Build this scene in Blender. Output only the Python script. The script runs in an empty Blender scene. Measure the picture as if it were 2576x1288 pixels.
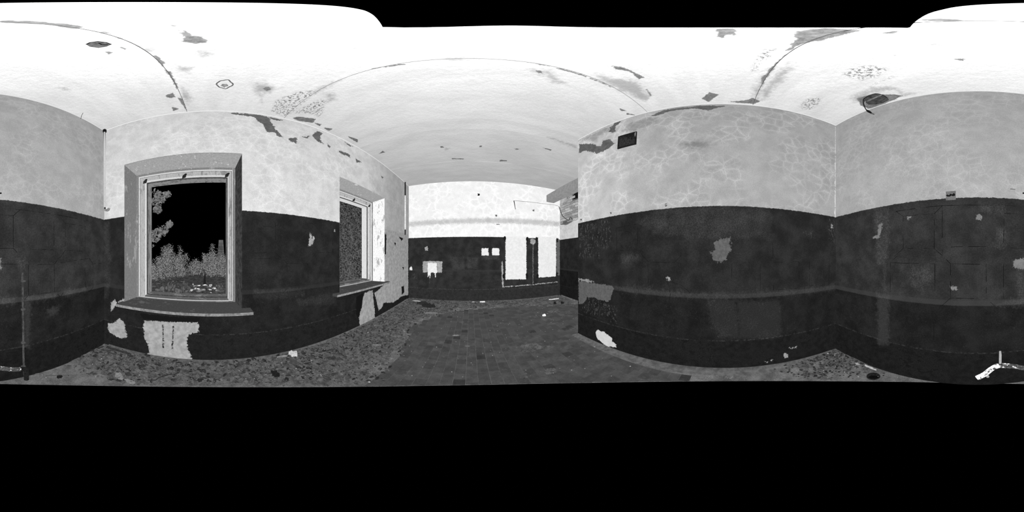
import bpy, bmesh, math, random
import numpy as np
from mathutils import Vector, Matrix, noise as mnoise
random.seed(7); rng = np.random.default_rng(7)
sc = bpy.context.scene
col = sc.collection
R = math.radians

# ------------------------------------------------------------------ camera, world, light, exposure
# A full-sphere scan of an empty room: panoramic camera 1.5 m above the floor, origin = camera.
cam = bpy.data.cameras.new('camera')
cam.type = 'PANO'
for holder in (cam, getattr(cam, 'cycles', None)):
    try:
        holder.panorama_type = 'EQUIRECTANGULAR'
        holder.latitude_min = -math.pi / 2; holder.latitude_max = math.pi / 2
        holder.longitude_min = -math.pi; holder.longitude_max = math.pi
    except Exception:
        pass
cam.clip_start = 0.005
cam_o = bpy.data.objects.new('camera', cam); col.objects.link(cam_o)
cam_o.rotation_euler = (R(90), 0, R(-16.63))
sc.camera = cam_o

world = bpy.data.worlds.new('world'); sc.world = world; world.use_nodes = True
world.node_tree.nodes['Background'].inputs['Color'].default_value = (0, 0, 0, 1)
world.node_tree.nodes['Background'].inputs['Strength'].default_value = 0.0

# the scanner's own light: a point source at the instrument, compensated for range as the scan is
lamp = bpy.data.lights.new('scanner_light', 'POINT')
lamp.shadow_soft_size = 0.0
lamp.energy = 1.0
lamp.use_nodes = True
lt = lamp.node_tree
fall = lt.nodes.new('ShaderNodeLightFalloff'); fall.inputs['Strength'].default_value = 61.0
em = [n for n in lt.nodes if n.type == 'EMISSION'][0]
lt.links.new(fall.outputs['Constant'], em.inputs['Strength'])
lamp_o = bpy.data.objects.new('scanner_light', lamp); col.objects.link(lamp_o)
lamp_o.location = (0.0, 0.0, 0.02)

sc.view_settings.view_transform = 'Standard'
sc.view_settings.look = 'None'
sc.view_settings.gamma = 1.0
sc.view_settings.use_curve_mapping = False
sc.view_settings.exposure = 0.0
sc.cycles.max_bounces = 1; sc.cycles.diffuse_bounces = 0; sc.cycles.glossy_bounces = 0;   # a laser scan records the direct return only
sc.cycles.transmission_bounces = 0; sc.cycles.volume_bounces = 0

# ------------------------------------------------------------------ room measures (metres, camera at the origin)
CEIL = 2.38
DADO = 0.557
BASE = -1.015
def floor_z(y): return -1.495 + 0.0145 * (y + 1.48)
WALLS = {'win': (-88.0, 1.92), 'back': (180.3, 1.482), 'right': (90.2, 1.755), 'far': (2.5, 4.82), 'fr': (90.0, 3.1)}
def frame(w):
    az, d = WALLS[w]; a = R(az)
    return Vector((math.sin(a), math.cos(a), 0)), Vector((math.cos(a), -math.sin(a), 0)), d
def wp(w, u, z, dd=0.0):
    n, t, d = frame(w)
    p = n * (d + dd) + t * u
    return Vector((p.x, p.y, z))

# ------------------------------------------------------------------ traced outlines of stains, bare plaster, a scan-shading band and panel-edge shadows, metres on each wall (along, height)
PATCH = {
 'win':[
  ('P',[(-1.334,-0.64),(-1.428,-0.713),(-1.408,-0.837),(-1.343,-0.756),(-1.312,-0.685)]),
  ('P',[(-1.183,-0.617),(-1.262,-0.637),(-1.297,-0.674),(-1.192,-0.674)]),
  ('P',[(-1.466,-1.056),(-1.38,-1.033),(-1.271,-0.919),(-1.175,-0.975),(-1.166,-1.078),(-1.141,-1.217),(-1.244,-1.266),(-1.334,-1.235),(-1.437,-1.218),(-1.47,-1.141)]),
  ('S',[(-1.306,-0.799),(-1.258,-0.84),(-1.271,-0.911),(-1.315,-0.86)]),
  ('P',[(-0.888,-0.876),(-0.19,-0.821),(-0.19,-0.972),(-0.315,-1.012),(-0.328,-1.178),(-0.24,-1.511),(-0.7,-1.565),(-0.918,-1.555),(-0.814,-1.394),(-0.821,-1.245),(-0.888,-1.171)]),
  ('S',[(-0.318,-1.028),(-0.233,-1.038),(-0.24,-1.366),(-0.303,-1.354),(-0.328,-1.178)]),
  ('K',[(-0.949,-0.784),(-0.171,-0.762),(-0.19,-0.828),(-0.483,-0.843),(-0.888,-0.868)]),
  ('K',[(-0.633,-0.907),(-0.622,-0.905),(-0.614,-1.282),(-0.631,-1.286)]),
  ('K',[(-0.496,-0.92),(-0.486,-0.919),(-0.503,-1.272),(-0.516,-1.274)]),
  ('P',[(2.515,-0.738),(2.802,-0.723),(2.907,-1.394),(2.392,-1.431),(2.356,-1.216),(2.416,-0.979)]),
  ('K',[(2.276,-0.764),(2.49,-0.734),(2.44,-1.027),(2.321,-1.205),(2.276,-1.108)]),
  ('P',[(3.313,0.641),(4.789,0.696),(4.789,-1.257),(4.268,-1.177),(4.08,-1.216),(3.766,-1.229),(3.258,-1.12),(3.204,-1.206),(3.051,-1.261),(2.97,-1.047),(2.876,-0.807),(3.295,-0.667)]),
  ('K',[(4.268,-0.901),(4.441,-0.883),(4.471,-1.098),(4.296,-1.147)]),
  ('K',[(3.313,0.526),(3.389,0.526),(3.37,0.038),(3.313,0.037)]),
  ('K',[(4.08,0.542),(4.411,0.518),(4.268,0.435)]),
  ('K',[(3.812,0.355),(3.906,0.34),(3.858,0.253)]),
  ('K',[(4.324,-0.324),(4.441,-0.331),(4.411,-0.424)]),
  ('S',[(0.481,2.336),(0.852,2.318),(0.788,2.262),(0.651,2.289),(0.746,2.077),(0.746,1.952),(0.638,1.917),(0.585,2.102),(0.507,2.214)]),
  ('S',[(0.168,2.324),(0.582,2.344),(0.667,2.324),(0.694,1.959),(0.614,2.084),(0.522,2.163),(0.484,2.264),(0.235,2.283)]),
  ('S',[(0.611,2.035),(0.732,2.075),(0.859,1.874),(0.788,1.872),(0.732,1.962),(0.624,1.951)]),
  ('S',[(0.924,1.887),(1.077,1.949),(1.053,1.809),(0.954,1.816)]),
  ('S',[(1.31,2.123),(1.409,2.302),(1.494,2.279),(1.446,2.088),(1.533,2.016),(1.409,2.017)]),
  ('S',[(1.157,2.01),(1.266,2.08),(1.232,2.002)]),
  ('S',[(1.572,2.076),(1.658,2.016),(1.633,1.96)]),
  ('S',[(1.829,2.015),(2.112,2.044),(2.112,1.97),(1.841,1.961)]),
  ('S',[(2.264,2.029),(2.428,2.005),(2.278,1.937)]),
  ('S',[(1.935,2.324),(2.18,2.309),(2.086,2.268)]),
  ('S',[(3.129,1.989),(3.242,1.981),(3.196,1.916)]),
  ('P',[(1.275,0.318),(1.31,0.321),(1.301,0.239),(1.354,0.28),(1.31,0.145),(1.249,0.143)]),
  ('P',[(1.735,0.427),(1.779,0.42),(1.762,0.385),(1.735,0.39)]),
  ('H',[(1.057,-0.6),(1.781,-0.609),(1.781,-0.808),(1.122,-0.686)]),
  ('H',[(0.481,-0.42),(1.19,-0.464),(1.19,-0.571),(0.481,-0.528)]),
  ('H',[(-1.546,0.523),(-1.441,0.509),(-1.441,-0.035),(-1.546,-0.036)]),
  ('H',[(-1.577,0.024),(-1.428,0.023),(-1.447,-0.608),(-1.556,-0.694)]),
 ],
 'back':[
  ('P',[(-1.034,0.36),(-0.973,0.359),(-1.0,0.253),(-1.027,0.198),(-1.119,0.203),(-1.055,0.245)]),
  ('H',[(-1.083,0.561),(-0.898,0.544),(-0.908,-0.025),(-1.055,-0.027)]),
  ('H',[(-1.043,0.018),(-0.95,0.017),(-0.95,-0.079),(-1.043,-0.082)]),
  ('H',[(-0.966,-0.074),(-0.939,-0.073),(-0.939,-0.396),(-0.966,-0.399)]),
  ('H',[(-1.05,-0.435),(-0.9,-0.439),(-0.893,-1.039),(-1.036,-1.078)]),
  ('P',[(-0.011,0.378),(0.014,0.393),(0.044,0.361),(0.028,0.339),(-0.007,0.341)]),
  ('H',[(0.028,0.473),(0.121,0.475),(0.121,0.414),(0.037,0.423)]),
  ('H',[(0.163,0.466),(0.245,0.464),(0.243,0.418),(0.167,0.42)]),
  ('H',[(0.2,0.25),(0.233,0.25),(0.233,0.079),(0.167,0.07)]),
  ('P',[(-0.682,0.4),(-0.648,0.391),(-0.671,0.367)]),
  ('H',[(-0.645,-0.099),(-0.45,-0.115),(-0.429,-0.245),(-0.6,-0.329)]),
  ('P',[(-0.258,-0.294),(-0.185,-0.277),(-0.187,-0.302),(-0.263,-0.307)]),
  ('P',[(0.332,-0.034),(0.445,-0.03),(0.445,-0.12),(0.383,-0.128),(0.332,-0.098)]),
  ('H',[(0.381,-0.123),(0.409,-0.124),(0.403,-0.42),(0.381,-0.419)]),
  ('H',[(0.312,-0.425),(0.434,-0.401),(0.434,-0.487),(0.194,-0.472)]),
  ('H',[(0.434,-0.412),(0.584,-0.419),(0.584,-0.48),(0.434,-0.477)]),
  ('H',[(0.685,-0.413),(1.087,-0.44),(1.094,-0.479),(0.685,-0.47)]),
  ('H',[(1.209,-0.406),(1.566,-0.429),(1.566,-0.472),(1.209,-0.484)]),
  ('H',[(0.685,-0.47),(0.768,-0.48),(0.744,-1.047),(0.685,-1.046)]),
  ('H',[(0.946,-0.593),(1.116,-0.612),(1.102,-0.676),(0.987,-0.691)]),
  ('H',[(0.606,-0.026),(0.657,-0.013),(0.714,-0.048),(0.709,-0.1),(0.657,-0.112),(0.611,-0.098)]),
  ('H',[(0.434,-0.03),(0.46,-0.035),(0.455,-0.135),(0.434,-0.134)]),
 ],
 'right':[
  ('M',[(-0.001,0.192),(0.098,0.204),(0.103,0.126),(0.109,0.071),(0.07,0.038),(0.048,-0.039),(-0.045,-0.072),(-0.094,-0.028),(-0.111,0.038),(-0.061,0.071),(-0.083,0.137)]),
  ('H',[(-0.967,0.425),(-0.75,0.57),(-0.584,0.543),(-0.599,0.236),(-0.737,0.245),(-0.776,0.283),(-0.698,0.315),(-0.802,0.366),(-0.829,0.336),(-0.939,0.384)]),
  ('H',[(-0.586,0.547),(0.555,0.55),(0.555,0.167),(0.349,0.23),(0.236,0.172),(0.103,0.204),(-0.007,0.17),(-0.05,0.203),(-0.397,0.191),(-0.432,0.232),(-0.586,0.238)]),
  ('T',[(-1.668,0.577),(-1.433,0.496),(-1.397,0.288),(-1.452,0.092),(-1.626,0.112),(-1.71,0.409)]),
  ('T',[(-2.09,0.526),(-1.71,0.52),(-1.606,-0.035),(-2.09,-0.04)]),
  ('T',[(0.954,0.295),(1.116,0.32),(1.116,0.228),(0.968,0.232)]),
  ('P',[(1.403,0.462),(1.431,0.458),(1.425,0.392),(1.403,0.397)]),
  ('T',[(1.328,0.525),(1.481,0.548),(1.481,0.165),(1.363,0.229)]),
  ('P',[(-2.103,-0.378),(-1.908,-0.375),(-1.732,-0.392),(-1.754,-0.414),(-1.908,-0.416),(-2.103,-0.408)]),
  ('M',[(-2.103,-0.417),(-1.361,-0.412),(-1.388,-0.52),(-1.435,-0.62),(-1.473,-0.659),(-1.859,-0.647),(-2.009,-0.804),(-2.103,-0.826)]),
  ('T',[(-1.883,-0.651),(-1.307,-0.706),(-1.307,-0.965),(-1.766,-0.948),(-2.062,-0.952)]),
  ('H',[(-1.361,-0.419),(-0.927,-0.381),(-0.541,-0.402),(-0.302,-0.402),(0.555,-0.403),(0.555,-0.466),(-0.164,-0.464),(-0.541,-0.465),(-1.222,-0.476)]),
  ('H',[(-1.045,-0.379),(-0.773,-0.369),(-0.8,-0.403),(-1.015,-0.41)]),
  ('H',[(-1.256,0.021),(-0.956,0.019),(-0.956,-0.071),(-1.222,-0.082)]),
  ('H',[(0.444,-0.396),(1.362,-0.397),(1.474,-0.379),(1.474,-0.486),(0.444,-0.464)]),
  ('H',[(-0.152,-0.47),(0.154,-0.47),(0.199,-0.977),(-0.028,-0.956),(-0.141,-0.644)]),
  ('H',[(0.154,-0.494),(0.555,-0.517),(0.555,-1.018),(0.199,-0.977)]),
  ('H',[(0.444,-0.508),(0.668,-0.527),(0.668,-1.023),(0.444,-1.002)]),
  ('W',[(-1.71,-1.235),(-1.655,-1.177),(-1.532,-1.174),(-1.388,-1.238),(-1.388,-1.295),(-1.325,-1.33),(-1.325,-1.379),(-1.425,-1.404),(-1.444,-1.432),(-1.552,-1.397),(-1.677,-1.343)]),
  ('P',[(0.714,-1.293),(0.763,-1.315),(0.76,-1.378),(0.72,-1.377)]),
  ('P',[(0.548,-1.352),(0.579,-1.341),(0.576,-1.386),(0.554,-1.381)]),
  ('P',[(0.78,-1.213),(0.87,-1.216),(0.863,-1.235),(0.787,-1.229)]),
  ('P',[(0.468,-1.369),(0.517,-1.386),(0.511,-1.4),(0.474,-1.385)]),
  ('P',[(-0.616,-0.247),(-0.578,-0.239),(-0.578,-0.276),(-0.606,-0.271)]),
  ('S',[(-0.815,2.241),(-0.648,2.329),(-0.317,2.322),(-0.15,2.333),(0.026,2.3),(-0.138,2.186),(-0.283,2.265),(-0.55,2.275),(-0.75,2.21)]),
  ('S',[(-1.461,2.164),(-1.344,2.359),(-1.226,2.328),(-1.327,2.247),(-1.362,2.105)]),
  ('G',[(-2.09,2.341),(-1.668,2.325),(-1.489,2.324),(-1.31,2.211),(-1.344,2.097),(-1.433,2.177),(-1.547,2.191),(-1.647,2.171),(-1.689,2.037),(-1.89,2.212)]),
  ('S',[(-2.09,2.24),(-1.71,2.011),(-1.689,1.948),(-1.586,1.88),(-1.566,2.018),(-1.433,1.969),(-1.344,1.826),(-1.508,1.747),(-1.689,1.768),(-1.82,1.884),(-1.962,1.987),(-2.09,1.981)]),
  ('S',[(-1.433,2.288),(-1.327,2.222),(-1.336,2.118),(-1.415,2.152)]),
  ('G',[(-0.432,1.483),(-0.261,1.522),(-0.155,1.474),(-0.161,1.383),(-0.374,1.39)]),
  ('G',[(-1.226,2.059),(-1.085,2.188),(-0.802,2.206),(-0.711,2.059),(-0.802,1.995),(-1.04,1.962)]),
  ('K',[(-0.636,0.602),(-0.617,0.613),(-0.596,0.592),(-0.611,0.57),(-0.632,0.58)]),
  ('K',[(-1.423,0.62),(-1.397,0.619),(-1.394,0.6),(-1.419,0.601)]),
  ('K',[(-2.056,0.627),(-2.03,0.622),(-2.03,0.605),(-2.056,0.609)]),
  ('W',[(1.477,2.316),(1.496,2.328),(1.486,0.564),(1.469,0.561)]),
 ],
 'far':[
  ('W',[(1.012,0.589),(1.678,0.61),(1.678,-0.732),(1.012,-0.713)]),
  ('W',[(2.082,0.628),(2.742,0.648),(2.742,-0.694),(2.082,-0.698)]),
  ('M',[(2.759,0.548),(2.892,0.573),(2.892,-0.674),(2.759,-0.673)]),
  ('P',[(1.801,0.524),(1.893,0.561),(1.984,0.514),(1.984,0.42),(1.901,0.377),(1.812,0.414)]),
  ('M',[(1.886,0.376),(1.922,0.377),(1.915,-0.902),(1.879,-0.899)]),
  ('P',[(0.889,-0.165),(0.928,-0.149),(0.954,-0.919),(0.986,-0.96),(0.921,-0.964),(0.896,-0.723)]),
  ('P',[(0.986,-0.927),(2.804,-0.881),(2.804,-0.903),(0.986,-0.953)]),
  ('W',[(0.609,0.24),(0.819,0.229),(0.819,0.024),(0.609,0.024)]),
  ('W',[(0.286,0.232),(0.493,0.232),(0.499,0.014),(0.286,0.02)]),
  ('P',[(-1.492,-0.164),(-0.891,-0.16),(-0.891,-0.499),(-1.492,-0.514)]),
  ('W',[(-1.337,-0.211),(-1.053,-0.209),(-1.047,-0.502),(-1.095,-0.52),(-1.079,-0.648),(-1.105,-0.649),(-1.112,-0.52),(-1.243,-0.507),(-1.27,-0.868),(-1.283,-0.573),(-1.337,-0.656)]),
  ('P',[(-1.427,0.283),(-1.333,0.288),(-1.333,0.163),(-1.421,0.17)]),
  ('W',[(-1.932,-0.377),(-1.879,-0.326),(-1.832,-0.391),(-1.846,-0.452),(-1.925,-0.448)]),
  ('T',[(-1.896,-0.528),(-1.667,-0.519),(-1.667,-0.72),(-1.879,-0.73)]),
  ('H',[(-0.63,-0.024),(-0.223,-0.024),(-0.223,-0.397),(-0.599,-0.4)]),
  ('H',[(-0.146,-0.055),(0.18,-0.055),(0.149,-0.382),(-0.146,-0.366)]),
  ('H',[(0.296,0.024),(0.845,0.024),(0.82,-0.107),(0.296,-0.106)]),
  ('G',[(-1.981,1.096),(2.901,1.198),(2.901,1.027),(-1.981,0.951)]),  # scanner shading band, painted into the wall tone
  ('K',[(0.178,1.943),(0.237,1.944),(0.237,1.876),(0.178,1.875)]),
  ('S',[(0.7,1.263),(0.772,1.266),(0.76,1.202),(0.712,1.2)]),
  ('S',[(1.875,1.517),(1.943,1.525),(1.943,1.456),(1.875,1.449)]),
 ],
 'ceil':[
  ('S',[(-0.428,-0.081),(-0.448,-0.059),(-0.519,-0.052),(-0.544,-0.024),(-0.639,-0.004),(-0.661,-0.053),(-0.615,-0.101),(-0.554,-0.087)]),
  ('S',[(-0.271,-0.084),(-0.29,-0.074),(-0.382,-0.08),(-0.341,-0.087)]),
  ('G',[(-0.748,-0.084),(-0.735,0.042),(-0.868,0.022),(-0.884,-0.049)]),
  ('G',[(-0.503,-0.187),(-0.541,-0.174),(-0.575,-0.197)]),
  ('S',[(-0.087,-0.291),(-0.124,-0.281),(-0.165,-0.276),(-0.221,-0.268),(-0.293,-0.269),(-0.287,-0.303),(-0.243,-0.309),(-0.179,-0.298),(-0.095,-0.318)]),
  ('S',[(-0.802,-0.287),(-0.801,-0.264),(-0.935,-0.263),(-1.018,-0.293),(-0.891,-0.287)]),
  ('S',[(-1.037,-0.292),(-1.101,-0.259),(-1.374,-0.26),(-1.431,-0.285),(-1.249,-0.285)]),
  ('S',[(-1.528,-0.42),(-1.485,-0.329),(-1.572,-0.328),(-1.601,-0.397)]),
  ('S',[(-1.787,-0.408),(-1.851,-0.332),(-1.883,-0.418)]),
  ('S',[(-1.6,-0.303),(-1.628,-0.266),(-1.9,-0.256),(-1.81,-0.284)]),
  ('S',[(-0.328,-0.287),(-0.41,-0.269),(-0.446,-0.285),(-0.417,-0.3)]),
  ('S',[(-0.472,-0.301),(-0.494,-0.281),(-0.506,-0.301)]),
  ('G',[(-0.569,-0.292),(-0.632,-0.271),(-0.718,-0.226),(-0.755,-0.27),(-0.706,-0.303)]),
  ('G',[(-1.006,-0.19),(-1.037,-0.097),(-1.141,-0.143),(-1.077,-0.197)]),
  ('G',[(-0.868,-1.135),(-0.903,-1.094),(-0.984,-1.105),(-0.928,-1.153)]),
  ('G',[(-1.378,-0.234),(-1.619,-0.172),(-1.77,-0.233),(-1.607,-0.263)]),
  ('S',[(-0.636,-0.461),(-0.661,-0.439),(-0.681,-0.484)]),
  ('S',[(-0.604,-0.362),(-0.656,-0.352),(-0.654,-0.373)]),
  ('G',[(-1.446,0.399),(-1.23,0.42),(-1.646,0.562),(-1.546,0.511)]),
  ('S',[(0.42,0.024),(0.419,-0.043),(0.527,-0.046),(0.513,-0.022),(0.576,-0.011),(0.545,0.007)]),
  ('S',[(0.803,0.635),(0.845,0.594),(1.092,0.553),(1.107,0.605),(0.941,0.594),(0.861,0.647)]),
  ('G',[(0.826,0.799),(0.955,0.765),(1.133,0.638),(1.444,0.654),(1.541,0.757),(1.409,0.816),(1.15,0.864),(0.962,0.874)]),
  ('S',[(1.283,0.65),(1.314,0.635),(1.448,0.645),(1.449,0.667)]),
  ('S',[(1.638,0.196),(1.517,0.105),(1.563,0.02),(1.669,0.094),(1.723,0.13)]),
  ('S',[(1.715,-0.075),(1.678,-0.232),(1.596,-0.323),(1.666,-0.414),(1.727,-0.35),(1.73,-0.184)]),
  ('G',[(1.43,-0.289),(0.958,-0.307),(1.095,-0.35),(1.674,-0.383),(1.596,-0.323)]),
  ('T',[(1.094,-0.207),(0.916,-0.197),(0.727,-0.195),(0.67,-0.214),(0.692,-0.252),(0.827,-0.265),(0.908,-0.231),(1.069,-0.237)]),
  ('S',[(1.522,1.084),(1.619,1.049),(1.581,1.097)]),
  ('S',[(1.65,1.084),(1.756,1.018),(1.688,1.109)]),
  ('G',[(0.403,0.999),(0.545,0.95),(0.79,1.105),(0.661,1.12),(0.536,1.038)]),
  ('S',[(0.466,0.991),(0.497,0.976),(0.534,1.018),(0.508,1.031)]),
  ('S',[(0.326,0.887),(0.509,0.888),(0.829,0.875),(0.83,0.899),(0.681,0.903),(0.473,0.888)]),
  ('S',[(0.835,0.882),(1.097,0.867),(1.101,0.881),(0.866,0.892)]),
  ('S',[(0.71,-0.296),(0.545,-0.268),(0.419,-0.206),(0.341,-0.247),(0.293,-0.343),(0.391,-0.356),(0.48,-0.347),(0.571,-0.322),(0.681,-0.32)]),
  ('S',[(0.81,-0.314),(0.759,-0.328),(0.949,-0.334),(1.135,-0.345),(1.354,-0.348),(1.185,-0.304),(0.99,-0.321)]),
  ('T',[(0.854,-0.797),(0.759,-0.764),(0.615,-0.797),(0.558,-0.921),(0.704,-1.001),(0.832,-0.974),(0.857,-0.873)]),
  ('T',[(1.577,-0.838),(1.416,-0.846),(1.325,-0.946),(1.453,-0.997),(1.625,-0.985),(1.649,-0.903)]),
  ('S',[(0.098,-0.267),(0.053,-0.271),(0.012,-0.299),(0.042,-0.314),(0.109,-0.298)]),
  ('G',[(0.227,-0.632),(0.161,-0.611),(0.109,-0.662),(0.202,-0.682)]),
  ('T',[(0.803,-1.096),(0.563,-1.044),(0.581,-1.06),(0.748,-1.091)]),
  ('G',[(0.862,-0.366),(0.966,-0.476),(1.209,-0.478),(1.561,-0.464),(1.619,-0.416),(1.453,-0.373),(1.121,-0.387)]),
  ('S',[(0.41,-0.727),(0.392,-0.737),(0.409,-0.747)]),
  ('S',[(0.13,-0.893),(0.057,-0.897),(0.082,-0.924)]),
  ('S',[(0.265,-0.403),(0.209,-0.4),(0.222,-0.425),(0.263,-0.423)]),
  ('G',[(0.445,-0.366),(0.386,-0.384),(0.434,-0.426),(0.464,-0.392)]),
  ('G',[(1.133,-1.169),(0.852,-1.134),(0.717,-1.2),(0.654,-1.373),(0.593,-1.423),(0.7,-1.422),(0.709,-1.275),(0.927,-1.233),(1.099,-1.319),(1.179,-1.248)]),
  ('G',[(-1.277,0.368),(-1.255,0.466),(-1.298,0.621),(-1.426,0.56),(-1.492,0.43)]),
  ('S',[(-1.358,0.475),(-1.308,0.495),(-1.351,0.55),(-1.406,0.522)]),
  ('T',[(-1.578,0.677),(-1.28,0.783),(-1.15,0.931),(-1.698,0.967),(-1.858,0.939),(-1.81,0.737)]),
  ('T',[(-1.713,0.991),(-1.468,1.016),(-1.226,1.071),(-1.45,1.235),(-1.618,1.31),(-1.619,1.181)]),
  ('S',[(-1.827,1.026),(-1.751,1.102),(-1.692,1.301),(-1.798,1.33),(-1.86,1.154)]),
  ('S',[(-1.784,1.363),(-1.749,1.452),(-1.816,1.47)]),
  ('S',[(-1.817,1.528),(-1.74,1.659),(-1.824,1.654)]),
  ('G',[(-1.212,0.884),(-0.881,0.917),(-1.083,0.946),(-1.246,0.909)]),
  ('S',[(-0.572,0.902),(-0.384,0.901),(-0.343,0.931),(-0.483,0.933)]),
  ('G',[(-0.123,0.911),(-0.08,0.882),(0.075,0.891),(-0.067,0.934)]),
  ('G',[(-1.184,1.021),(-1.107,1.043),(-1.188,1.176),(-1.279,1.145)]),
  ('G',[(-0.494,0.568),(-0.444,0.566),(-0.49,0.593)]),
  ('S',[(-1.73,1.991),(-1.664,2.176),(-1.743,2.249),(-1.749,2.064)]),
  ('S',[(-1.656,2.84),(-1.524,2.77),(-1.516,2.86)]),
  ('S',[(-0.456,2.96),(-0.4,2.96),(-0.383,3.009),(-0.447,3.024)]),
  ('S',[(0.269,2.952),(0.315,2.947),(0.32,2.997),(0.273,3.001)]),
  ('G',[(-0.39,3.028),(-0.278,3.06),(-0.363,3.132)]),
  ('S',[(0.762,3.479),(0.918,3.457),(0.93,3.504),(0.776,3.541)]),
  ('S',[(-0.271,3.471),(-0.01,3.495),(-0.033,3.528),(-0.275,3.518)]),
  ('S',[(1.41,2.708),(1.582,2.681),(1.59,2.733)]),
  ('G',[(1.285,2.342),(1.39,2.321),(1.866,2.293),(1.927,2.368),(1.567,2.375)]),
  ('S',[(0.916,2.941),(1.03,2.916),(0.984,2.962)]),
  ('S',[(1.17,-1.361),(1.107,-1.225),(1.013,-1.229),(0.973,-1.243),(0.852,-1.304),(0.732,-1.375),(0.697,-1.421),(0.811,-1.464),(0.879,-1.476),(1.06,-1.516),(1.166,-1.477)]),
  ('G',[(1.12,-1.603),(1.017,-1.593),(1.01,-1.626),(1.101,-1.646)]),
 ]}
PANEL_EDGE = {
 'back':[[(-0.727,0.41),(-0.403,0.407),(-0.403,0.072),(-0.727,0.077),(-0.727,0.41)],[(-0.809,0.473),(-0.727,0.41)],[(-0.403,0.407),(-0.325,0.484)],[(-0.809,0.473),(-0.325,0.484),(-0.019,0.478),(0.359,0.482)],[(-0.325,0.484),(-0.325,0.014)],[(-0.727,0.077),(-0.834,-0.006)],[(-0.408,0.072),(-0.325,0.004)],[(-0.243,0.084),(0.074,0.086),(0.079,0.413)],[(-0.243,0.084),(-0.32,0.014)],[(0.434,0.404),(0.243,0.403),(0.238,0.075),(0.434,0.072)],[(0.238,0.075),(0.167,0.009)],[(-0.88,-0.072),(-0.88,-0.389)],[(-0.88,-0.072),(-0.798,0.0)],[(-0.88,-0.072),(-0.398,-0.074),(-0.398,-0.336)],[(-0.332,0.01),(-0.248,-0.072),(-0.248,-0.396),(0.079,-0.396),(0.079,-0.076),(-0.248,-0.072)],[(-0.248,-0.396),(-0.332,-0.479)],[(0.079,-0.396),(0.156,-0.47)],[(0.238,-0.077),(0.238,-0.4)],[(-0.88,-0.395),(-0.817,-0.463)],[(-0.408,-0.654),(-0.408,-0.877)],[(0.434,0.399),(0.568,0.4),(0.568,0.074),(0.434,0.072)],[(0.568,0.4),(0.644,0.472)],[(0.568,0.074),(0.65,-0.005)],[(0.728,0.067),(1.05,0.068),(1.05,0.397)],[(1.211,0.387),(1.547,0.399),(1.547,0.062),(1.211,0.065),(1.211,0.387)],[(1.211,0.387),(1.168,0.431)],[(1.211,0.065),(1.135,-0.018)],[(1.547,0.066),(1.637,-0.014)],[(1.547,0.399),(1.616,0.451)],[(0.434,0.472),(0.644,0.47),(1.616,0.48)],[(0.732,-0.09),(1.051,-0.093),(1.058,-0.405),(0.732,-0.407),(0.732,-0.09)],[(1.058,-0.405),(1.134,-0.472)],[(1.051,-0.093),(1.134,-0.012)],[(0.732,-0.407),(0.691,-0.448)],[(1.628,-0.028),(1.704,-0.109),(1.704,-0.442),(1.628,-0.49)],[(1.704,-0.109),(1.892,-0.108)],[(1.139,-0.078),(1.607,-0.035)],[(1.546,-0.159),(1.55,-0.398),(1.628,-0.49)],[(1.209,-0.393),(1.147,-0.474)],[(0.434,-0.074),(0.606,-0.082)],[(0.434,-1.054),(0.668,-1.071)]],
 'right':[[(-1.31,0.38),(-0.989,0.401),(-0.989,0.075),(-1.31,0.072),(-1.31,0.38)],[(-0.989,0.075),(-0.89,-0.019)],[(-0.927,0.0),(-0.835,-0.069),(-0.522,-0.077),(-0.443,0.006)],[(-0.848,-0.088),(-0.842,-0.387)],[(0.018,-0.085),(0.018,-0.384)],[(0.114,-0.085),(0.108,-0.385)],[(0.427,-0.087),(0.427,-0.39)],[(0.585,-0.282),(0.585,-0.393),(0.906,-0.393),(0.906,-0.07),(0.579,-0.071)],[(1.054,-0.072),(1.054,-0.38),(1.362,-0.397),(1.371,-0.079)],[(0.986,-0.373),(0.986,-0.414)],[(0.575,0.156),(0.575,-0.027)],[(-0.616,-0.271),(-0.585,-0.343),(-0.566,-0.441),(-0.585,-0.532)],[(-0.578,-0.288),(-0.443,-0.324),(-0.337,-0.41)]],
 'win':[[(0.753,0.424),(0.753,0.045),(0.481,0.037)],[(0.753,0.045),(0.83,-0.027)],[(0.753,0.377),(0.481,0.362)],[(0.753,0.377),(0.823,0.443)],[(1.319,-0.022),(1.381,0.051),(1.707,0.056),(1.707,0.412)],[(1.381,0.44),(1.301,0.477)],[(0.916,-0.096),(1.242,-0.11),(1.242,-0.424),(0.916,-0.43),(0.916,-0.096)],[(0.916,-0.096),(0.827,-0.007)],[(1.242,-0.424),(1.322,-0.495)],[(0.481,-0.032),(0.798,-0.033)],[(0.916,-0.43),(0.841,-0.502)]],
}

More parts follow.
